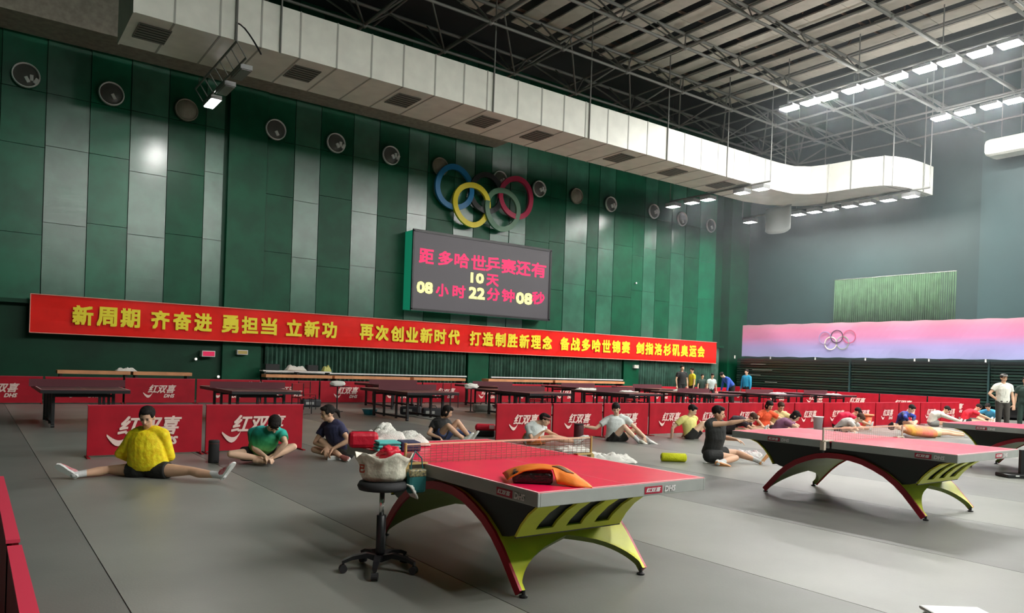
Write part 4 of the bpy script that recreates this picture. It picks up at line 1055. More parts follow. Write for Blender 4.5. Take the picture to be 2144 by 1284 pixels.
# camera gear and clutter on the ledge under the left curtain
p0 = on(556, 782, 1, 25.1); p1 = on(700, 784, 1, 25.1)
t = thing('equipment_table', 'dark equipment table with white strips under the left curtain', 'table', ((p0.x+p1.x)/2, 25.55, 0)); hl = (p1.x-p0.x)/2
MB().bb((-hl, -.2, 1.02), (hl, .2, 1.06)).build('table_top', M['white'], t)
for x in (-hl+.08, 0, hl-.08): MB().bb((x-.03, -.15, 0), (x+.03, .15, 1.02)).build('leg', M['black'], t)
for dx, w_, l in ((-.9, .5, 'black equipment case at the left of the equipment table'), (.55, .4, 'small black case at the right of the equipment table')):
    o = MB().bb((-w_/2, -.15, 0), (w_/2, .15, .22)).build('equipment_case', M['black'], None, bevel=.02); o.location = ((p0.x+p1.x)/2+dx, 25.55, 1.06); tag(o, l, 'case')
o = cloth('white_cloth', ((p0.x+p1.x)/2-.05, 25.5, 1.06), .35, .16, .22, M['towel'], 31, 'white cloth heaped in the middle of the equipment table', 'cloth')
o = cloth('yellow_bag', ((p0.x+p1.x)/2+1.1, 25.5, 1.06), .14, .12, .25, mat('cloth_yellow', (.6, .62, .2), .7), 33, 'pale yellow cloth at the right end of the equipment table', 'cloth')
for u, l in ((264, 'white cloth on the bench top at far left'), ):
    p = on(u, 787, 1, 25.0); cloth('white_cloth', (p.x, 25.0, .93), .28, .18, .12, M['towel'], 35, l, 'cloth')
# ================================================================ PEOPLE
PEND = []
def soft(mb, name, mt, parent, voxel=.011, smooth=4, noise_amp=0, noise_f=9, seed=0):
    """one continuous surface from overlapping closed forms (voxel remesh, then smoothing)"""
    o = mb.build(name, mt, parent, True)
    r = o.modifiers.new('r', 'REMESH'); r.mode = 'VOXEL'; r.voxel_size = voxel; r.use_smooth_shade = True
    if smooth: s = o.modifiers.new('s', 'SMOOTH'); s.iterations = smooth; s.factor = .5
    PEND.append((o, noise_amp, noise_f, seed)); return o
def flush():
    dg = bpy.context.evaluated_depsgraph_get(); dg.update()
    out = []
    for o, na, nf, sd in PEND:
        me = bpy.data.meshes.new_from_object(o.evaluated_get(dg)); out.append((o, me, na, nf, sd))
    for o, me, na, nf, sd in out:
        q = o.parent
        while q.parent: q = q.parent
        fz = .003-q.location.z
        o['_fz'] = 1; del o['_fz']
        o.modifiers.clear(); nm = o.data.name; o.data = me; me.name = o.name
        if na:
            nr = [v.normal.copy() for v in me.vertices]
            for v, n in zip(me.vertices, nr):
                p = v.co
                a = noise.noise(V((p.x*nf+sd, p.y*nf, p.z*nf*.6))); b = noise.noise(V((p.x*nf*2.3, p.y*nf*2.3+sd, p.z*nf*1.1)))
                v.co = p+n*na*((1-abs(a)*2)*.7+b*.5)
        for v in me.vertices:
            if v.co.z < fz: v.co.z = fz
        me.shade_smooth()
    PEND.clear()
def lerp(a, b, t): return a+(b-a)*t
def seg(mb, a, b, r0, r1): mb.tube(a, b, r0, r1, 14, True)
def bone(mb, a, b, r0, rm, r1, tm=.35, off=None):
    m_ = lerp(a, b, tm)+(off or V((0, 0, 0))); seg(mb, a, m_, r0, rm); seg(mb, m_, b, rm, r1)
def frame3(up, side):
    up = up.normalized(); side = (side-up*side.dot(up)); side = side.normalized(); f = up.cross(side); return side, f, up   # columns: side, f, up
def loft_spine(mb, pts, wid, dep, sides):
    n = 20; rings = []
    for i, p in enumerate(pts):
        t = (pts[min(i+1, len(pts)-1)]-pts[max(i-1, 0)]).normalized()
        s = sides[i]; s = (s-t*s.dot(t)).normalized(); f = t.cross(s)
        rings.append([p+s*wid[i]*math.cos(2*PI*j/n)+f*dep[i]*math.sin(2*PI*j/n) for j in range(n)])
    mb.ring_loft(rings)
def solve(a, c, l1, l2, hint):
    """two-bone joint: middle joint so that both bones keep their length"""
    d = c-a; L = min(d.length, l1+l2-.002); dn = d.normalized()
    h = hint-a; h = h-dn*h.dot(dn)
    if h.length < 1e-4: h = V((0, 0, 1))
    h.normalize(); x = (l1*l1-l2*l2+L*L)/(2*L); y = math.sqrt(max(0, l1*l1-x*x)); return a+dn*x+h*y
def hand(mb, wrist, elbow, tip, palm_n, s=1.0, curl=.5, fr=.0088):
    """palm, four unequal bent fingers and a thumb leaving the side near the wrist"""
    d = (tip-wrist); d = d.normalized() if d.length > .01 else (wrist-elbow).normalized()
    n = palm_n-d*palm_n.dot(d); n = n.normalized() if n.length > .01 else d.orthogonal().normalized(); sd = d.cross(n)
    pc = wrist+d*.045*s
    rings = []
    for t_, w_, h_ in ((0, .026, .019), (.035, .036, .017), (.075, .042, .014), (.092, .040, .011)):
        c = wrist+d*t_*s; rings.append([c+sd*w_*s*math.cos(2*PI*j/12)+n*h_*s*math.sin(2*PI*j/12) for j in range(12)])
    mb.ring_loft(rings)
    for k, (o_, L) in enumerate(((-.032, .072), (-.011, .082), (.011, .077), (.031, .060))):
        p = wrist+d*.084*s+sd*o_*s; v = (d+sd*o_*2.0).normalized()
        for q in range(3):
            ang = curl*.55; v = (v*math.cos(ang)+n*math.sin(ang)).normalized(); e = p+v*L*s*(.42, .32, .26)[q]
            seg(mb, p, e, fr*s*(1-.08*q), fr*s*(.92-.08*q)); p = e
    p = wrist+d*.022*s-sd*.030*s; v = (d*.65-sd*.75+n*.25).normalized()
    for q in range(3):
        e = p+v*s*(.036, .030, .024)[q]; seg(mb, p, e, .0125*s*(1-.1*q), .0115*s*(1-.1*q)); p = e; v = (v+d*.35+n*.15*curl).normalized()
def head_parts(t, body, hc, face, up, skin, hair, style, s=1.0, detail=True, vox=.007):
    """head joined into the body surface; eyes, lips and hair are parts"""
    side, f_, up = frame3(up, up.cross(face)*-1)
    face = (face-up*face.dot(up)).normalized(); side = face.cross(up)
    R = Matrix((side, face, up)).transposed()
    P = lambda x, y, z: hc+side*x*s+face*y*s+up*z*s
    body.ell(P(0, -.012, .022), (.077*s, .096*s, .094*s), R, 20, 14)      # skull
    body.ell(P(0, .018, -.035), (.060*s, .070*s, .078*s), R, 18, 12)      # face
    body.ell(P(0, .040, -.088), (.034*s, .034*s, .026*s), R, 12, 8)       # chin
    body.ell(P(0, .060, .020), (.050*s, .026*s, .020*s), R, 12, 8)        # brow
    seg(body, P(0, .086, .004), P(0, .106, -.030), .009*s, .013*s)        # nose
    body.ell(P(0, .082, -.060), (.024*s, .012*s, .011*s), R, 10, 6)
    for sx in (-1, 1): body.ell(P(sx*.079, -.006, -.012), (.011*s, .022*s, .033*s), R, 10, 8); body.ell(P(sx*.038, .058, -.020), (.022*s, .022*s, .020*s), R, 10, 8)
    if detail:
        for sx in (-1, 1):
            MB().ell(P(sx*.031, .079, .001), (.014*s, .008*s, .0065*s), R, 10, 6).build('eye', M['eye'], t, True)
            MB().ell(P(sx*.032, .087, .020), (.020*s, .006*s, .004*s), R, 10, 6).build('eyebrow', hair, t, True)
        MB().ell(P(0, .092, -.060), (.021*s, .007*s, .0055*s), R, 10, 6).build('lips', M['lip'], t, True)
    h = MB()
    h.ell(P(0, -.030, .044), (.088*s, .098*s, .090*s), R, 20, 14)
    h.ell(P(0, .030, .088), (.064*s, .058*s, .034*s), R, 16, 10)
    for sx in (-1, 1): h.ell(P(sx*.070, .012, .032), (.017*s, .034*s, .036*s), R, 10, 8)
    if style == 'short': pass
    if style == 'fringe': h.ell(P(0, .066, .058), (.062*s, .026*s, .030*s), R, 14, 8)
    if style == 'long': 
        h.ell(P(0, -.055, -.03), (.080*s, .055*s, .10*s), R, 16, 10); h.ell(P(.05*s, .0, -.03), (.035*s, .05*s, .07*s), R, 12, 8); h.ell(P(-.05*s, .0, -.03), (.035*s, .05*s, .07*s), R, 12, 8)
    if style == 'tail': seg(h, P(0, -.10, .03), P(0, -.17, -.02), .03*s, .028*s); seg(h, P(0, -.17, -.02), P(.01, -.18, -.12), .028*s, .012*s)
    if style == 'bun': h.ell(P(0, -.12, .06), (.04*s, .04*s, .04*s), R, 12, 8)
    soft(h, 'hair', hair, t, vox*1.15, 2, .004, 45)
    return P, R, side, face, up
def shoe(t, ankle, toe, m_up, m_sole, s=1.0):
    d = toe-ankle; dn = d.normalized(); 
    return d
def figure(label, J, face, up=None, top=None, topm=None, shorts='short', shortm=None, shoem=None, solem=None, hair='short', hairm=None, skin=None,
           sleeve=.55, bulge=0, vox=.011, detail=True, curl=(.5, .5), palm=None, sock=None, s=1.0, girth=1.0, headband=None, group=None, palmdir=(None, None), belly=0, short_len=.46, hemw=0):
    """J: pelvis, neck, head, shL shR elL elR haL haR hipL hipR knL knR anL anR toL toR as points"""
    g = V((J['pelvis'].x, J['pelvis'].y, 0))
    J = {k: v-g for k, v in J.items()}
    t = thing('person', label, 'person', g, 0, group)
    skin = skin or M['skin']; hairm = hairm or M['hair']; topm = topm or M['white']; shortm = shortm or M['blackm']
    pel, neck, head = J['pelvis'], J['neck'], J['head']
    lat_s = (J['shR']-J['shL']).normalized(); lat_h = (J['hipR']-J['hipL']).normalized()
    chest_f = lat_s.cross(neck-pel).normalized()*-1
    up = up or (head-neck).normalized()
    # limbs to human lengths
    for S in 'LR':
        for a, b, c, l1, l2 in (('sh', 'el', 'ha', .29*s, .255*s), ('hip', 'kn', 'an', .43*s, .40*s)):
            A, B, D = J[a+S], J[b+S], J[c+S]; dd = D-A
            if dd.length > (l1+l2)*.999: D = A+dd.normalized()*(l1+l2)*.999; J[c+S] = D
            if a == 'hip': D = J[c+S] = V((D.x, D.y, max(D.z, .055)))
            k = solve(A, D, l1, l2, B); J[b+S] = V((k.x, k.y, max(k.z, .06 if a == 'hip' else .04)))
    bd = MB(); G = girth*s
    mid = lerp(pel, neck, .5)-chest_f*bulge
    spine = [pel-(neck-pel).normalized()*.06*s, pel, lerp(pel, mid, .55), mid, lerp(mid, neck, .5), lerp(mid, neck, .82), neck]
    sides = [lat_h, lat_h, lerp(lat_h, lat_s, .3), lerp(lat_h, lat_s, .5), lat_s, lat_s, lat_s]
    loft_spine(bd, spine, [.12*G, .155*G, .135*G, .145*G, .165*G, .14*G, .06*s], [.08*G, .11*G, .10*G, .11*G, .11*G, .085*G, .055*s], sides)
    seg(bd, neck-(head-neck).normalized()*.03*s, head-up*.03*s, .056*s, .050*s)
    for S in 'LR':
        sh, el, ha = J['sh'+S], J['el'+S], J['ha'+S]; hp, kn, an = J['hip'+S], J['kn'+S], J['an'+S]
        seg(bd, lerp(sh, neck, .5), sh, .05*s, .052*s)
        bone(bd, sh, el, .050*G, .045*G, .036*s, .4); bone(bd, el, ha, .036*s, .039*G, .024*s, .3)
        seg(bd, lerp(pel, hp, .4), hp, .09*G, .09*G)
        bone(bd, hp, kn, .088*G, .075*G, .052*s, .4)
        back = (lerp(hp, an, .5)-kn); back = back.normalized()*.012 if back.length > .02 else V((0, 0, 0))
        bone(bd, kn, an, .051*s, .055*G, .034*s, .33, back)
        if 'ti'+S in J: tip = J['ti'+S]
        else: tip = ha+(ha-el)*.4
        pn = palmdir[0 if S == 'L' else 1] or (V((0, 0, -1)))
        hand(bd, ha, el, tip, V(pn), s*1.0, curl[0 if S == 'L' else 1], max(.0088, vox*.85))
        to = J['to'+S]; heel = an+(an-kn).normalized()*.062*s
        if shoem is None: seg(bd, heel, to, .036*s, .026*s); seg(bd, lerp(heel, to, .6), to, .036*s, .03*s)
        else:
            fd = (to-heel); L = .27*s; fd = fd.normalized(); upn = (an-heel)-fd*(an-heel).dot(fd)
            upn = upn.normalized() if upn.length > .005 else fd.orthogonal().normalized(); sd = fd.cross(upn)
            h0 = heel-fd*.045*s; rings = []
            for q, w_, hh in ((0, .022, .05), (.10, .036, .088), (.28, .037, .092), (.45, .039, .070), (.65, .046, .052), (.85, .044, .040), (.97, .030, .026)):
                c = h0+fd*L*q-upn*.012; rings.append([c+sd*w_*s*math.cos(2*PI*j/14)+upn*(hh*s*.5+hh*s*.5*math.sin(2*PI*j/14)) for j in range(14)])
            sb = MB().ring_loft(rings); so = soft(sb, 'shoe', shoem, t, max(.008, vox*.8), 3)
            rings = []
            for q, w_ in ((-.01, .02), (.05, .034), (.3, .038), (.5, .038), (.7, .047), (.88, .045), (1.0, .022)):
                c = h0+fd*L*q-upn*.012; rings.append([c+sd*w_*s*a_+upn*b_*s for a_, b_ in ((-1, .012), (-.9, -.012), (.9, -.012), (1, .012))])
            sm(MB().ring_loft(rings).build('sole', solem or M['white'], so), 50)
            if sock:
                c = MB(); seg(c, lerp(an, kn, .26), an, .044*s, .041*s); seg(c, an, heel, .041*s, .04*s); soft(c, 'sock', sock, t, max(.009, vox*.9), 2)
    head_parts(t, bd, head, face, up, skin, hairm, hair, s, detail, max(.0075, vox*.8))
    if headband:
        side = face.cross(up).normalized(); fc = (face-up*face.dot(up)).normalized(); R_ = Matrix((side, fc, up)).transposed()
        MB().lathe(head+up*.045*s, [(.088*s, -.018), (.094*s, 0), (.088*s, .018)], 24, R_ @ Matrix.Diagonal((1, 1.16, 1))).build('headband', headband, t, True)
    soft(bd, 'body', skin, t, vox, 3)
    # shirt
    if top:
        c = MB(); e = .020*s
        sp = [pel-(neck-pel).normalized()*(.03 if not belly else -.035)*s, lerp(pel, mid, .3), lerp(pel, mid, .7), mid, lerp(mid, neck, .45), lerp(mid, neck, .78), lerp(mid, neck, .97)]
        sd_ = [lat_h, lat_h, lerp(lat_h, lat_s, .35), lerp(lat_h, lat_s, .5), lat_s, lat_s, lat_s]
        loft_spine(c, sp, [.165*G+e+hemw, .160*G+e+hemw, .158*G+e+hemw*.8, .165*G+e+hemw*.5, .18*G+e, .16*G+e, .07*s], [.115*G+e+belly, .115*G+e+belly, .115*G+e+belly*.7, .12*G+e, .118*G+e, .095*G+e, .062*s], sd_)
        for S in 'LR':
            sh, el, ha = J['sh'+S], J['el'+S], J['ha'+S]
            seg(c, lerp(sh, neck, .55), sh, .075*G, .070*G)
            if top == 'long': seg(c, sh, el, .069*G, .056*G); seg(c, el, lerp(el, ha, .93), .056*G, .038*G)
            elif top == 'tee':
                q = lerp(sh, el, sleeve); c.tube(sh, q, .070*G, .066*G, 16)
        col = soft(c, 'shirt', topm, t, vox*1.05, 3, .007*s, 9, len(PEND))
        MB().lathe(lerp(mid, neck, .99), [(.060*s, -.02), (.068*s, 0), (.060*s, .018)], 20, V((0, 0, 1)).rotation_difference((head-mid).normalized()).to_matrix()).build('collar', topm, t, True)
    c = MB(); e = .014*s
    loft_spine(c, [pel-(neck-pel).normalized()*.085*s, pel, pel+(neck-pel).normalized()*.10*s], [.12*G, .17*G+e, .15*G+e], [.09*G, .125*G+e, .112*G+e], [lat_h]*3)
    for S in 'LR':
        hp, kn, an = J['hip'+S], J['kn'+S], J['an'+S]
        seg(c, lerp(pel, hp, .3), hp, .11*G, .105*G)
        if shorts == 'short': c.tube(hp, lerp(hp, kn, short_len), .106*G, .100*G, 16)
        else: seg(c, hp, kn, .105*G, .072*G); c.tube(kn, lerp(kn, an, .93), .072*G, .055*G, 16)
    soft(c, 'shorts' if shorts == 'short' else 'trousers', shortm, t, vox*1.05, 3, .006*s, 8, 3+len(PEND))
    return t
def pj(base, **k):
    """joints from the photo: (u, v, metres behind the base plane) or (u, v, 'z', height)"""
    D = depth_of(base); J = {}
    for n, q in k.items():
        J[n] = on(q[0], q[1], 2, q[3]) if len(q) == 4 else at_depth(q[0], q[1], D+q[2])
    return J
L_ = -CR; T_ = -CF; A_ = CF      # image left, toward camera, away
UPV = V((0, 0, 1))
def dirv(r, t, z=0): # right, toward camera, up
    return (CR*r-CF*t+UPV*z).normalized()
mC = lambda n, c, **k: mat_once('cloth_'+n, c, .8, bump=.25, bump_scale=45, **k)
YEL = mat('shirt_yellow', srgb(245, 205, 8), .7, col2=srgb(252, 232, 30), noise_scale=22, bump=.3, bump_scale=35)
SHOE_R = mC('shoe_red', (.55, .02, .06)); SHOE_W = mC('shoe_white', (.75, .75, .72)); SHOE_P = mC('shoe_pale', (.62, .60, .52))
# --- P1 yellow, side splits
B = V((1.80, 9.80, 0))
J = pj(B, pelvis=(311, 976, .05), neck=(309, 899, .02), head=(308, 874, -.07), shL=(279, 913, 0), shR=(342, 911, 0), elL=(268, 952, .10), elR=(349, 950, .10), haL=(290, 968, .22), haR=(330, 968, .22), tiL=(310, 972, .24), tiR=(312, 972, .24),
       hipL=(290, 985, -.0), hipR=(332, 985, -.0), knL=(228, 990, -.12), knR=(402, 989, -.10), anL=(165, 1012, -.28), anR=(462, 996, -.2), toL=(120, 974, -.40), toR=(499, 955, -.26))
figure('player in long yellow shirt sitting in wide side splits, head bowed', J, dirv(.12, .9, -.45), dirv(0, .35, .9), 'long', YEL, shortm=mC('black', (.015, .014, .013)), shoem=mat('shoe_red_white', (.62, .02, .07), .6, col2=(.8, .78, .76), noise_scale=7), solem=M['white'], hair='short', bulge=.05, vox=.0085, sock=mC('sock', (.6, .6, .6)), girth=1.06, hemw=.05, belly=.03, short_len=.30, palmdir=((0, 0, -1), (0, 0, -1)))
# --- P2 green/teal, butterfly
B = V((3.52, 10.5, 0))
TEALG = grad('shirt_teal_lime', 2, .12, .58, [(0, srgb(150, 225, 130)), (.35, srgb(60, 165, 100)), (.6, srgb(20, 135, 95)), (1, srgb(60, 215, 215))], .7)
J = pj(B, pelvis=(546, 944, .10), neck=(565, 899, -.12), head=(575, 889, -.25), shL=(529, 906, -.02), shR=(590, 908, -.10), elL=(521, 938, -.15), elR=(585, 935, -.28), haL=(556, 956, -.33), haR=(572, 956, -.33), tiL=(572, 964, -.36), tiR=(558, 964, -.36),
       hipL=(530, 950, .05), hipR=(562, 950, .05), knL=(476, 943, -.10), knR=(612, 938, -.12), anL=(546, 961, -.24), anR=(560, 962, -.30), toL=(570, 966, -.34), toR=(533, 966, -.30))
figure('player in teal and lime shirt sitting cross-legged, holding both feet', J, dirv(.15, .55, -.8), dirv(.25, .8, .45), 'tee', TEALG, shortm=mC('black', (.015, .014, .013)), hair='fringe', bulge=.09, vox=.0085, curl=(1.0, 1.0), skin=M['skin2'])
# --- P3 navy polo
B = V((4.60, 10.55, 0))
J = pj(B, pelvis=(727, 940, .12), neck=(696, 884, -.05), head=(685, 866, -.10), shL=(681, 893, .12), shR=(712, 893, -.10), elL=(677, 917, .02), elR=(716, 916, -.20), haL=(684, 937, -.10), haR=(697, 940, -.28), tiL=(684, 950, -.16), tiR=(690, 950, -.30),
       hipL=(718, 946, .18), hipR=(728, 948, .02), knL=(668, 944, .05), knR=(678, 946, -.20), anL=(708, 958, -.02), anR=(714, 960, -.12), toL=(684, 962, -.14), toR=(728, 962, -.3))
figure('player in navy polo sitting cross-legged, leaning left on one knee', J, dirv(-.75, .5, -.25), dirv(-.2, .2, .95), 'tee', mC('navy', (.035, .035, .09)), shortm=mC('black', (.015, .014, .013)), shoem=mC('shoe_rosy', (.45, .16, .14)), hair='tail', bulge=.07, vox=.0085, curl=(.9, .9))
# --- P4 black shirt
B = V((7.75, 12.5, 0))
J = pj(B, pelvis=(920, 914, .05), neck=(925, 876, -.02), head=(937, 863, -.06), shL=(911, 884, -.06), shR=(936, 886, .10), elL=(909, 904, -.2), elR=(950, 902, .05), haL=(921, 917, -.30), haR=(962, 910, -.10), tiL=(926, 922, -.3), tiR=(970, 914, -.1),
       hipL=(916, 916, -.1), hipR=(930, 916, .1), knL=(944, 903, -.35), knR=(962, 905, .05), anL=(970, 920, -.45), anR=(984, 918, .05), toL=(984, 914, -.45), toR=(996, 910, .05))
figure('player in black shirt with white chest line, head down over own knees', J, dirv(.75, .1, -.6), dirv(.45, 0, .9), 'tee', mC('black2', (.014, .014, .014)), shortm=mC('denimshort', (.04, .06, .15)), shoem=SHOE_P, hair='long', bulge=.08, vox=.011)
# --- P5 white with headband
B = V((9.25, 11.0, 0))
J = pj(B, pelvis=(1108, 921, .05), neck=(1124, 886, -.05), head=(1141, 880, -.10), shL=(1106, 894, -.12), shR=(1128, 892, .12), elL=(1112, 914, -.2), elR=(1150, 905, .1), haL=(1135, 905, -.2), haR=(1176, 918, -.05), tiL=(1148, 898, -.2), tiR=(1186, 922, -.05),
       hipL=(1112, 924, -.08), hipR=(1118, 924, .1), knL=(1160, 912, -.2), knR=(1165, 910, .15), anL=(1200, 925, -.15), anR=(1205, 923, .15), toL=(1215, 920, -.15), toR=(1222, 918, .15))
figure('crouching player in white shirt and orange shorts behind the front net', J, dirv(.85, .35, -.2), dirv(.25, 0, .97), 'tee', mC('white', (.68, .72, .70)), shortm=mC('orange', (.80, .22, .04)), shoem=SHOE_W, hair='short', bulge=.09, vox=.011, headband=mC('band', (.25, .10, .08)), s=1.0)
# --- P6 white tee
B = V((11.15, 11.1, 0))
J = pj(B, pelvis=(1284, 920, .05), neck=(1291, 872, 0), head=(1290, 857, -.04), shL=(1270, 880, 0), shR=(1311, 878, 0), elL=(1246, 889, -.02), elR=(1333, 899, -.12), haL=(1222, 893, -.02), haR=(1352, 918, -.2), tiL=(1211, 895, -.02), tiR=(1352, 928, -.25),
       hipL=(1279, 922, -.02), hipR=(1294, 922, .02), knL=(1313, 898, -.22), knR=(1333, 911, -.05), anL=(1336, 930, -.30), anR=(1358, 932, -.22), toL=(1352, 932, -.38), toR=(1376, 934, -.3))
figure('player in white T-shirt sitting with one arm stretched out to the left', J, dirv(-.12, .95, -.1), None, 'tee', mC('white', (.68, .72, .70)), shortm=mC('black', (.015, .014, .013)), shoem=SHOE_P, hair='fringe', bulge=.04, vox=.010, sock=mC('sock', (.6, .6, .6)), curl=(.4, .9), skin=M['skin2'])
# --- P7 pale yellow leaning back
B = V((13.1, 11.1, 0))
J = pj(B, pelvis=(1445, 913, .02), neck=(1442, 874, 0), head=(1450, 860, -.04), shL=(1428, 879, -.12), shR=(1455, 877, .12), elL=(1414, 899, -.1), elR=(1438, 899, .28), haL=(1406, 918, -.05), haR=(1428, 916, .35), tiL=(1398, 923, -.05), tiR=(1420, 920, .35),
       hipL=(1444, 915, -.1), hipR=(1452, 915, .1), knL=(1474, 888, -.12), knR=(1480, 890, .12), anL=(1493, 921, -.12), anR=(1500, 919, .12), toL=(1508, 922, -.12), toR=(1514, 920, .12))
figure('player in pale yellow shirt leaning back on straight arms, knees up', J, dirv(.8, .5, .0), None, 'tee', mC('paleyellow', (.72, .66, .22)), shortm=mC('black', (.015, .014, .013)), shoem=SHOE_W, hair='short', vox=.011, skin=M['skin2'])
# --- P8 black tank stretching
B = V((10.15, 7.95, 0))
J = pj(B, pelvis=(1489, 948, .05), neck=(1499, 882, -.02), head=(1505, 866, -.06), shL=(1484, 889, -.14), shR=(1512, 890, .14), elL=(1541, 886, -.25), elR=(1524, 912, .2), haL=(1576, 879, -.35), haR=(1542, 921, .12), tiL=(1588, 877, -.37), tiR=(1552, 925, .1),
       hipL=(1486, 955, -.12), hipR=(1500, 950, .10), knL=(1530, 967, -.3), knR=(1546, 956, .12), anL=(1508, 977, -.36), anR=(1586, 969, .05), toL=(1530, 980, -.40), toR=(1607, 952, .05))
figure('player in black sleeveless top stretching one arm out to the right', J, dirv(.8, .45, -.25), dirv(.15, .1, .97), 'tank', mC('black3', (.022, .022, .022)), shortm=mC('black3', (.022, .022, .022)), shoem=SHOE_W, solem=mC('sole_orange', (.65, .30, .12)), hair='short', bulge=.04, vox=.009, sock=mC('sock', (.6, .6, .6)), hairm=M['hair'], girth=1.08)
# --- seated helper for people partly hidden behind the tables
def sitter(label, u, v, Y, facing, lean, top, topm, shortm=None, hair='short', hairm=None, head_dir=None, arms='knees', legs='knees', skin=None, shoem=None, s=.98, vox=.013, z_=.12, bulge=.07, topkind='tee', girth=1.0, headband=None):
    """u,v: photo position of the head; pelvis on the floor in the plane y=Y; lean = (forward metres, height) from pelvis to neck"""
    h = on(u, v, 1, Y); f = V(facing); f.z = 0; f.normalize(); sd = f.cross(UPV)      # sd = the person's right
    P = V((h.x, h.y, 0))-f*lean[0]; P.z = z_
    neck = P+f*(lean[0]-.06)+UPV*(h.z-z_-.13) if lean[1] is None else P+f*lean[0]+UPV*lean[1]
    d = (neck-P).normalized()
    if (neck-P).length < .38: neck = P+d*.44
    if (neck-P).length > .56: neck = P+d*.54
    head = neck+(d*.5+f*.45+UPV*.35).normalized()*.17
    J = dict(pelvis=P, neck=neck, head=head)
    for S, k in (('L', -1), ('R', 1)):
        sh = neck-d*.06+sd*.18*k; J['sh'+S] = sh; J['hip'+S] = P+sd*.09*k-UPV*.01
        if legs == 'knees': kn = P+f*.42+sd*.16*k+UPV*.40; an = P+f*.56+sd*.14*k-UPV*.06; to = an+f*.2-UPV*.04
        elif legs == 'out': kn = P+f*.42+sd*.15*k+UPV*.06; an = P+f*.82+sd*.2*k-UPV*.04; to = an+UPV*.18+f*.08
        elif legs == 'cross': kn = P+f*.24+sd*.38*k+UPV*.10; an = P+f*.36-sd*.05*k-UPV*.05; to = an-sd*.18*k
        J['kn'+S] = kn; J['an'+S] = an; J['to'+S] = to
        if arms == 'knees': ha = lerp(kn, an, .35)+UPV*.05; el = sh+f*.15+sd*.14*k-UPV*.2
        elif arms == 'toes': ha = an+UPV*.12; el = sh+f*.25+sd*.08*k-UPV*.1
        elif arms == 'back': ha = P-f*.35+sd*.22*k-UPV*.10; el = sh-f*.15+sd*.1*k-UPV*.2
        elif arms == 'front': ha = sh+f*.5-UPV*.15; el = sh+f*.25+sd*.05*k-UPV*.12
        J['el'+S] = el; J['ha'+S] = ha
    return figure(label, J, V(head_dir) if head_dir is not None else (f*.9-UPV*.45).normalized(), None, topkind, topm, shortm=shortm or mC('black', (.015, .014, .013)), hair=hair, hairm=hairm, skin=skin, shoem=shoem or SHOE_W, bulge=bulge, vox=vox, s=s, girth=girth, detail=True, headband=headband)
R_ = dirv(1, 0); Lf = dirv(-1, 0); T = dirv(0, 1)
sitter('player in dark purple grey shirt bending far forward, back rounded', 1563, 884, 11.2, dirv(.9, .45), (.42, .22), 'tee', mC('purplegrey', (.035, .022, .030)), hair='short', hairm=M['hair_br'], legs='out', arms='toes', bulge=.12)
sitter('player in orange red shirt sitting in front of the middle barriers', 1609, 851, 11.15, dirv(.35, .95), (.16, None), 'tee', mC('orangered', (.85, .10, .03)), hair='long', legs='cross', arms='knees')
sitter('player in pale yellow top right beside the one in orange red', 1634, 853, 11.45, dirv(.1, 1), (.15, None), 'tee', mC('paleyellow2', (.75, .60, .28)), hair='short', hairm=M['hair_br'], legs='cross')
sitter('dark haired player in purple, head low above the far edge of the second table', 1653, 876, 10.2, dirv(.9, .4), (.30, None), 'tee', mC('purple', (.30, .12, .22)), hair='long', legs='cross', arms='knees', skin=M['skin2'])
sitter('player in bright red shirt bending forward to the right', 1784, 868, 11.3, dirv(.95, .25), (.40, .30), 'tee', mC('brightred', (.78, .005, .06)), hair='short', legs='out', arms='toes', bulge=.12)
sitter('player with brown hair and white hood crouching below the one in red', 1781, 880, 10.3, dirv(.8, .6), (.28, None), 'tee', mC('whitehood', (.55, .50, .48)), hair='fringe', hairm=M['hair_br'], legs='cross', skin=M['skin2'])
sitter('player in blue and black jacket sitting with head bent', 1905, 856, 11.2, dirv(.7, .7), (.24, None), 'long', mat('jacket_blue_black', (.02, .05, .38), .7, col2=(.012, .018, .02), noise_scale=6), hair='short', legs='cross', topkind='long')
sitter('player in white jacket reaching forward over straight legs', 1970, 864, 11.2, dirv(.95, .3), (.26, None), 'long', mC('jacketwhite', (.66, .63, .55)), shortm=mC('greytr', (.25, .25, .24)), hair='short', legs='out', arms='toes', topkind='long', bulge=.12)
sitter('player in dark red shirt bending forward beside the light blue one', 2040, 861, 11.4, dirv(.9, .3), (.30, .36), 'tee', mC('red2', (.68, .01, .03)), hair='short', legs='out', arms='toes', bulge=.10)
sitter('player in light blue shirt facing the one in dark red', 2071, 857, 11.3, dirv(-.8, .5), (.24, None), 'tee', mC('lightblue', (.05, .35, .62)), hair='short', legs='cross')
# lying figure with raised knee beyond the second table
B = on(1960, 905, 1, 9.3)
J = pj(B, pelvis=(1950, 906, 'z', .13), neck=(1893, 899, 'z', .22), head=(1872, 893, 'z', .30), shL=(1892, 902, 0), shR=(1897, 896, .3), elL=(1915, 905, -.25), elR=(1920, 898, .35), haL=(1938, 903, -.2), haR=(1940, 895, .25),
       hipL=(1952, 907, -.1), hipR=(1954, 903, .1), knL=(2003, 898, -.15), knR=(2000, 895, .15), anL=(2048, 914, -.1), anR=(2043, 910, .15), toL=(2066, 913, -.1), toR=(2060, 908, .15))
figure('player in coral and orange shirt reclining beyond the second table, legs out', J, dirv(.5, .5, .5), dirv(-.9, 0, .4), 'tee', mat('shirt_coral', (.80, .16, .15), .8, col2=(.75, .33, .05), noise_scale=3), shortm=mC('cream', (.70, .58, .32)), shoem=SHOE_W, hair='short', vox=.012, girth=.95)
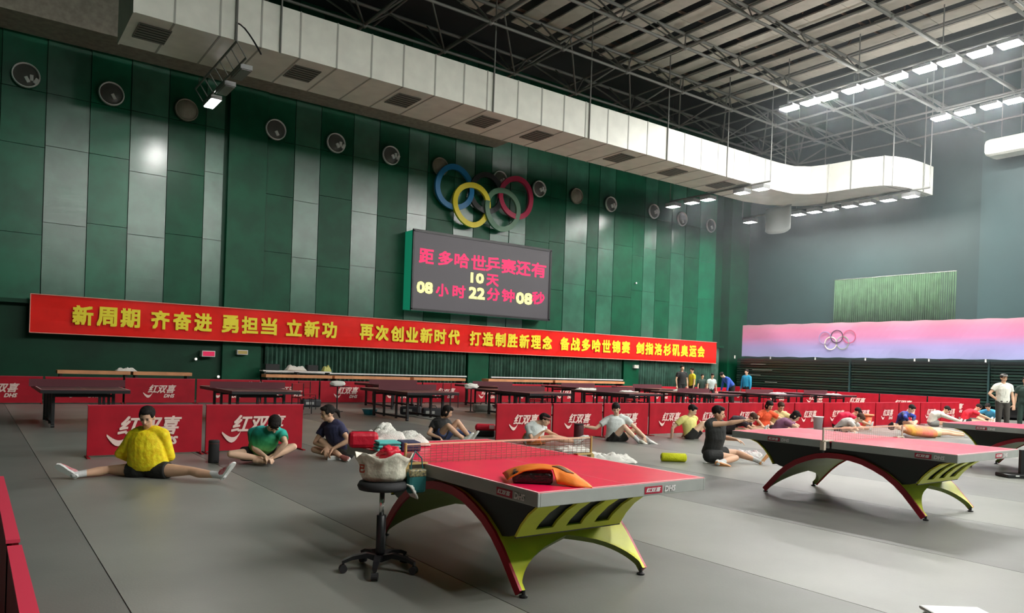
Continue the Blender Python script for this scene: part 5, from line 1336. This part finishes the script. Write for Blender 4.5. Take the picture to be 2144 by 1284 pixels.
# --- standing people
def stander(label, P, facing, topm, trm, arms='down', hair='short', hairm=None, h=1.74, top='tee', shorts='long', skin=None, vox=.014, bend=0, cap=None, shoem=None):
    s = h/1.76; f = V(facing); f.z = 0; f.normalize(); sd = f.cross(UPV); P = V((P[0], P[1], 0))
    pel = P+UPV*.95*s; neck = P+UPV*1.46*s+f*.0; head = P+UPV*1.64*s+f*.02
    if bend: neck = pel+(UPV*(1-bend)+f*bend).normalized()*.51*s; head = neck+(UPV*(1-bend)+f*(bend+.2)).normalized()*.18
    J = dict(pelvis=pel, neck=neck, head=head); d = (neck-pel).normalized()
    for S, k in (('L', -1), ('R', 1)):
        sh = neck-d*.06+sd*.19*k*s; J['sh'+S] = sh; J['hip'+S] = pel+sd*.09*k-UPV*.02
        J['kn'+S] = P+sd*.11*k+UPV*.50*s+f*.03; J['an'+S] = P+sd*.12*k+UPV*.09; J['to'+S] = P+sd*.14*k+f*.2+UPV*.03
        if arms == 'down' or (arms == 'hip' and k < 0): J['el'+S] = sh-UPV*.29+sd*.08*k; J['ha'+S] = sh-UPV*.53+f*.06+sd*.07*k
        elif arms == 'hip': J['el'+S] = sh-UPV*.22+sd*.24*k; J['ha'+S] = pel+sd*.17*k+UPV*.06
        else: J['el'+S] = sh-UPV*.22+f*.12+sd*.05*k; J['ha'+S] = sh-UPV*.2+f*.36
    t = figure(label, J, (f-UPV*.15).normalized(), None, top, topm, shorts, trm, shoem=shoem or SHOE_W, hair=hair, hairm=hairm, vox=vox, s=s, skin=skin, detail=vox < .016)
    if cap:
        g = V((P.x, P.y, 0)); side, f2, u2 = sd, f, UPV
        hc = head-V((pel.x, pel.y, 0)); R3 = Matrix((sd, f, UPV)).transposed()
        c = MB(); c.ell(hc+UPV*.075+f*-.01, (.095, .11, .05), R3, 18, 10); c.ell(hc+UPV*.055+f*.10, (.075, .08, .010), R3, 16, 6); soft(c, 'cap', cap, t, .01, 2)
    return t
p = on(2098, 905, 2, 0)
pm = V((at_depth(2099, 850, 21.5).x, at_depth(2099, 850, 21.5).y, 0))
stander('standing man in white T-shirt and dark trousers with one hand on hip', pm, dirv(-.12, 1), mC('teewhite', (.66, .65, .58)), mC('darktr', (.045, .040, .035)), arms='hip', cap=mC('cap', (.16, .16, .15)), vox=.012, h=1.76)
pm = at_depth(2146, 850, 22.3)
stander('person in dark green clothes standing at the right edge behind the man in white', pm, dirv(-.7, .7), mC('darkgreen', (.02, .045, .035)), mC('darkgreen', (.02, .045, .035)), arms='down', vox=.013, h=1.70)
def st_at(u, D): return at_depth(u, 800, D)
stander('person in black shirt with white print standing behind the far tables', st_at(1427, 32.6), dirv(.3, .9), mC('black2', (.014, .014, .014)), mC('black2', (.014, .014, .014)), vox=.018, h=1.78)
stander('person in yellow shirt standing beside the one in black behind the far tables', st_at(1449, 33), dirv(-.9, .2), mC('yellow3', (.72, .60, .02)), mC('black2', (.014, .014, .014)), vox=.018, h=1.68)
stander('small dark figure standing between the yellow shirted and the pale shirted person', st_at(1470, 33.4), dirv(.2, .9), mC('darkgreen', (.02, .045, .035)), mC('black2', (.014, .014, .014)), vox=.018, h=1.42)
stander('person in pale grey shirt bending behind the far tables', st_at(1489, 33.2), dirv(.1, 1), mC('palegrey', (.55, .62, .60)), mC('black2', (.014, .014, .014)), vox=.018, h=1.45, bend=.15)
stander('person in blue jacket bending deeply near the far corner', st_at(1533, 33), dirv(-.95, .2), mC('blue', (.03, .09, .42)), mC('black2', (.014, .014, .014)), vox=.018, bend=.5, top='long', h=1.75)
stander('person in cyan blue jacket standing near the far corner', st_at(1563, 33), dirv(-.8, .5), mC('cyan', (.01, .25, .42)), mC('black2', (.014, .014, .014)), vox=.018, top='long', h=1.70)
flush()
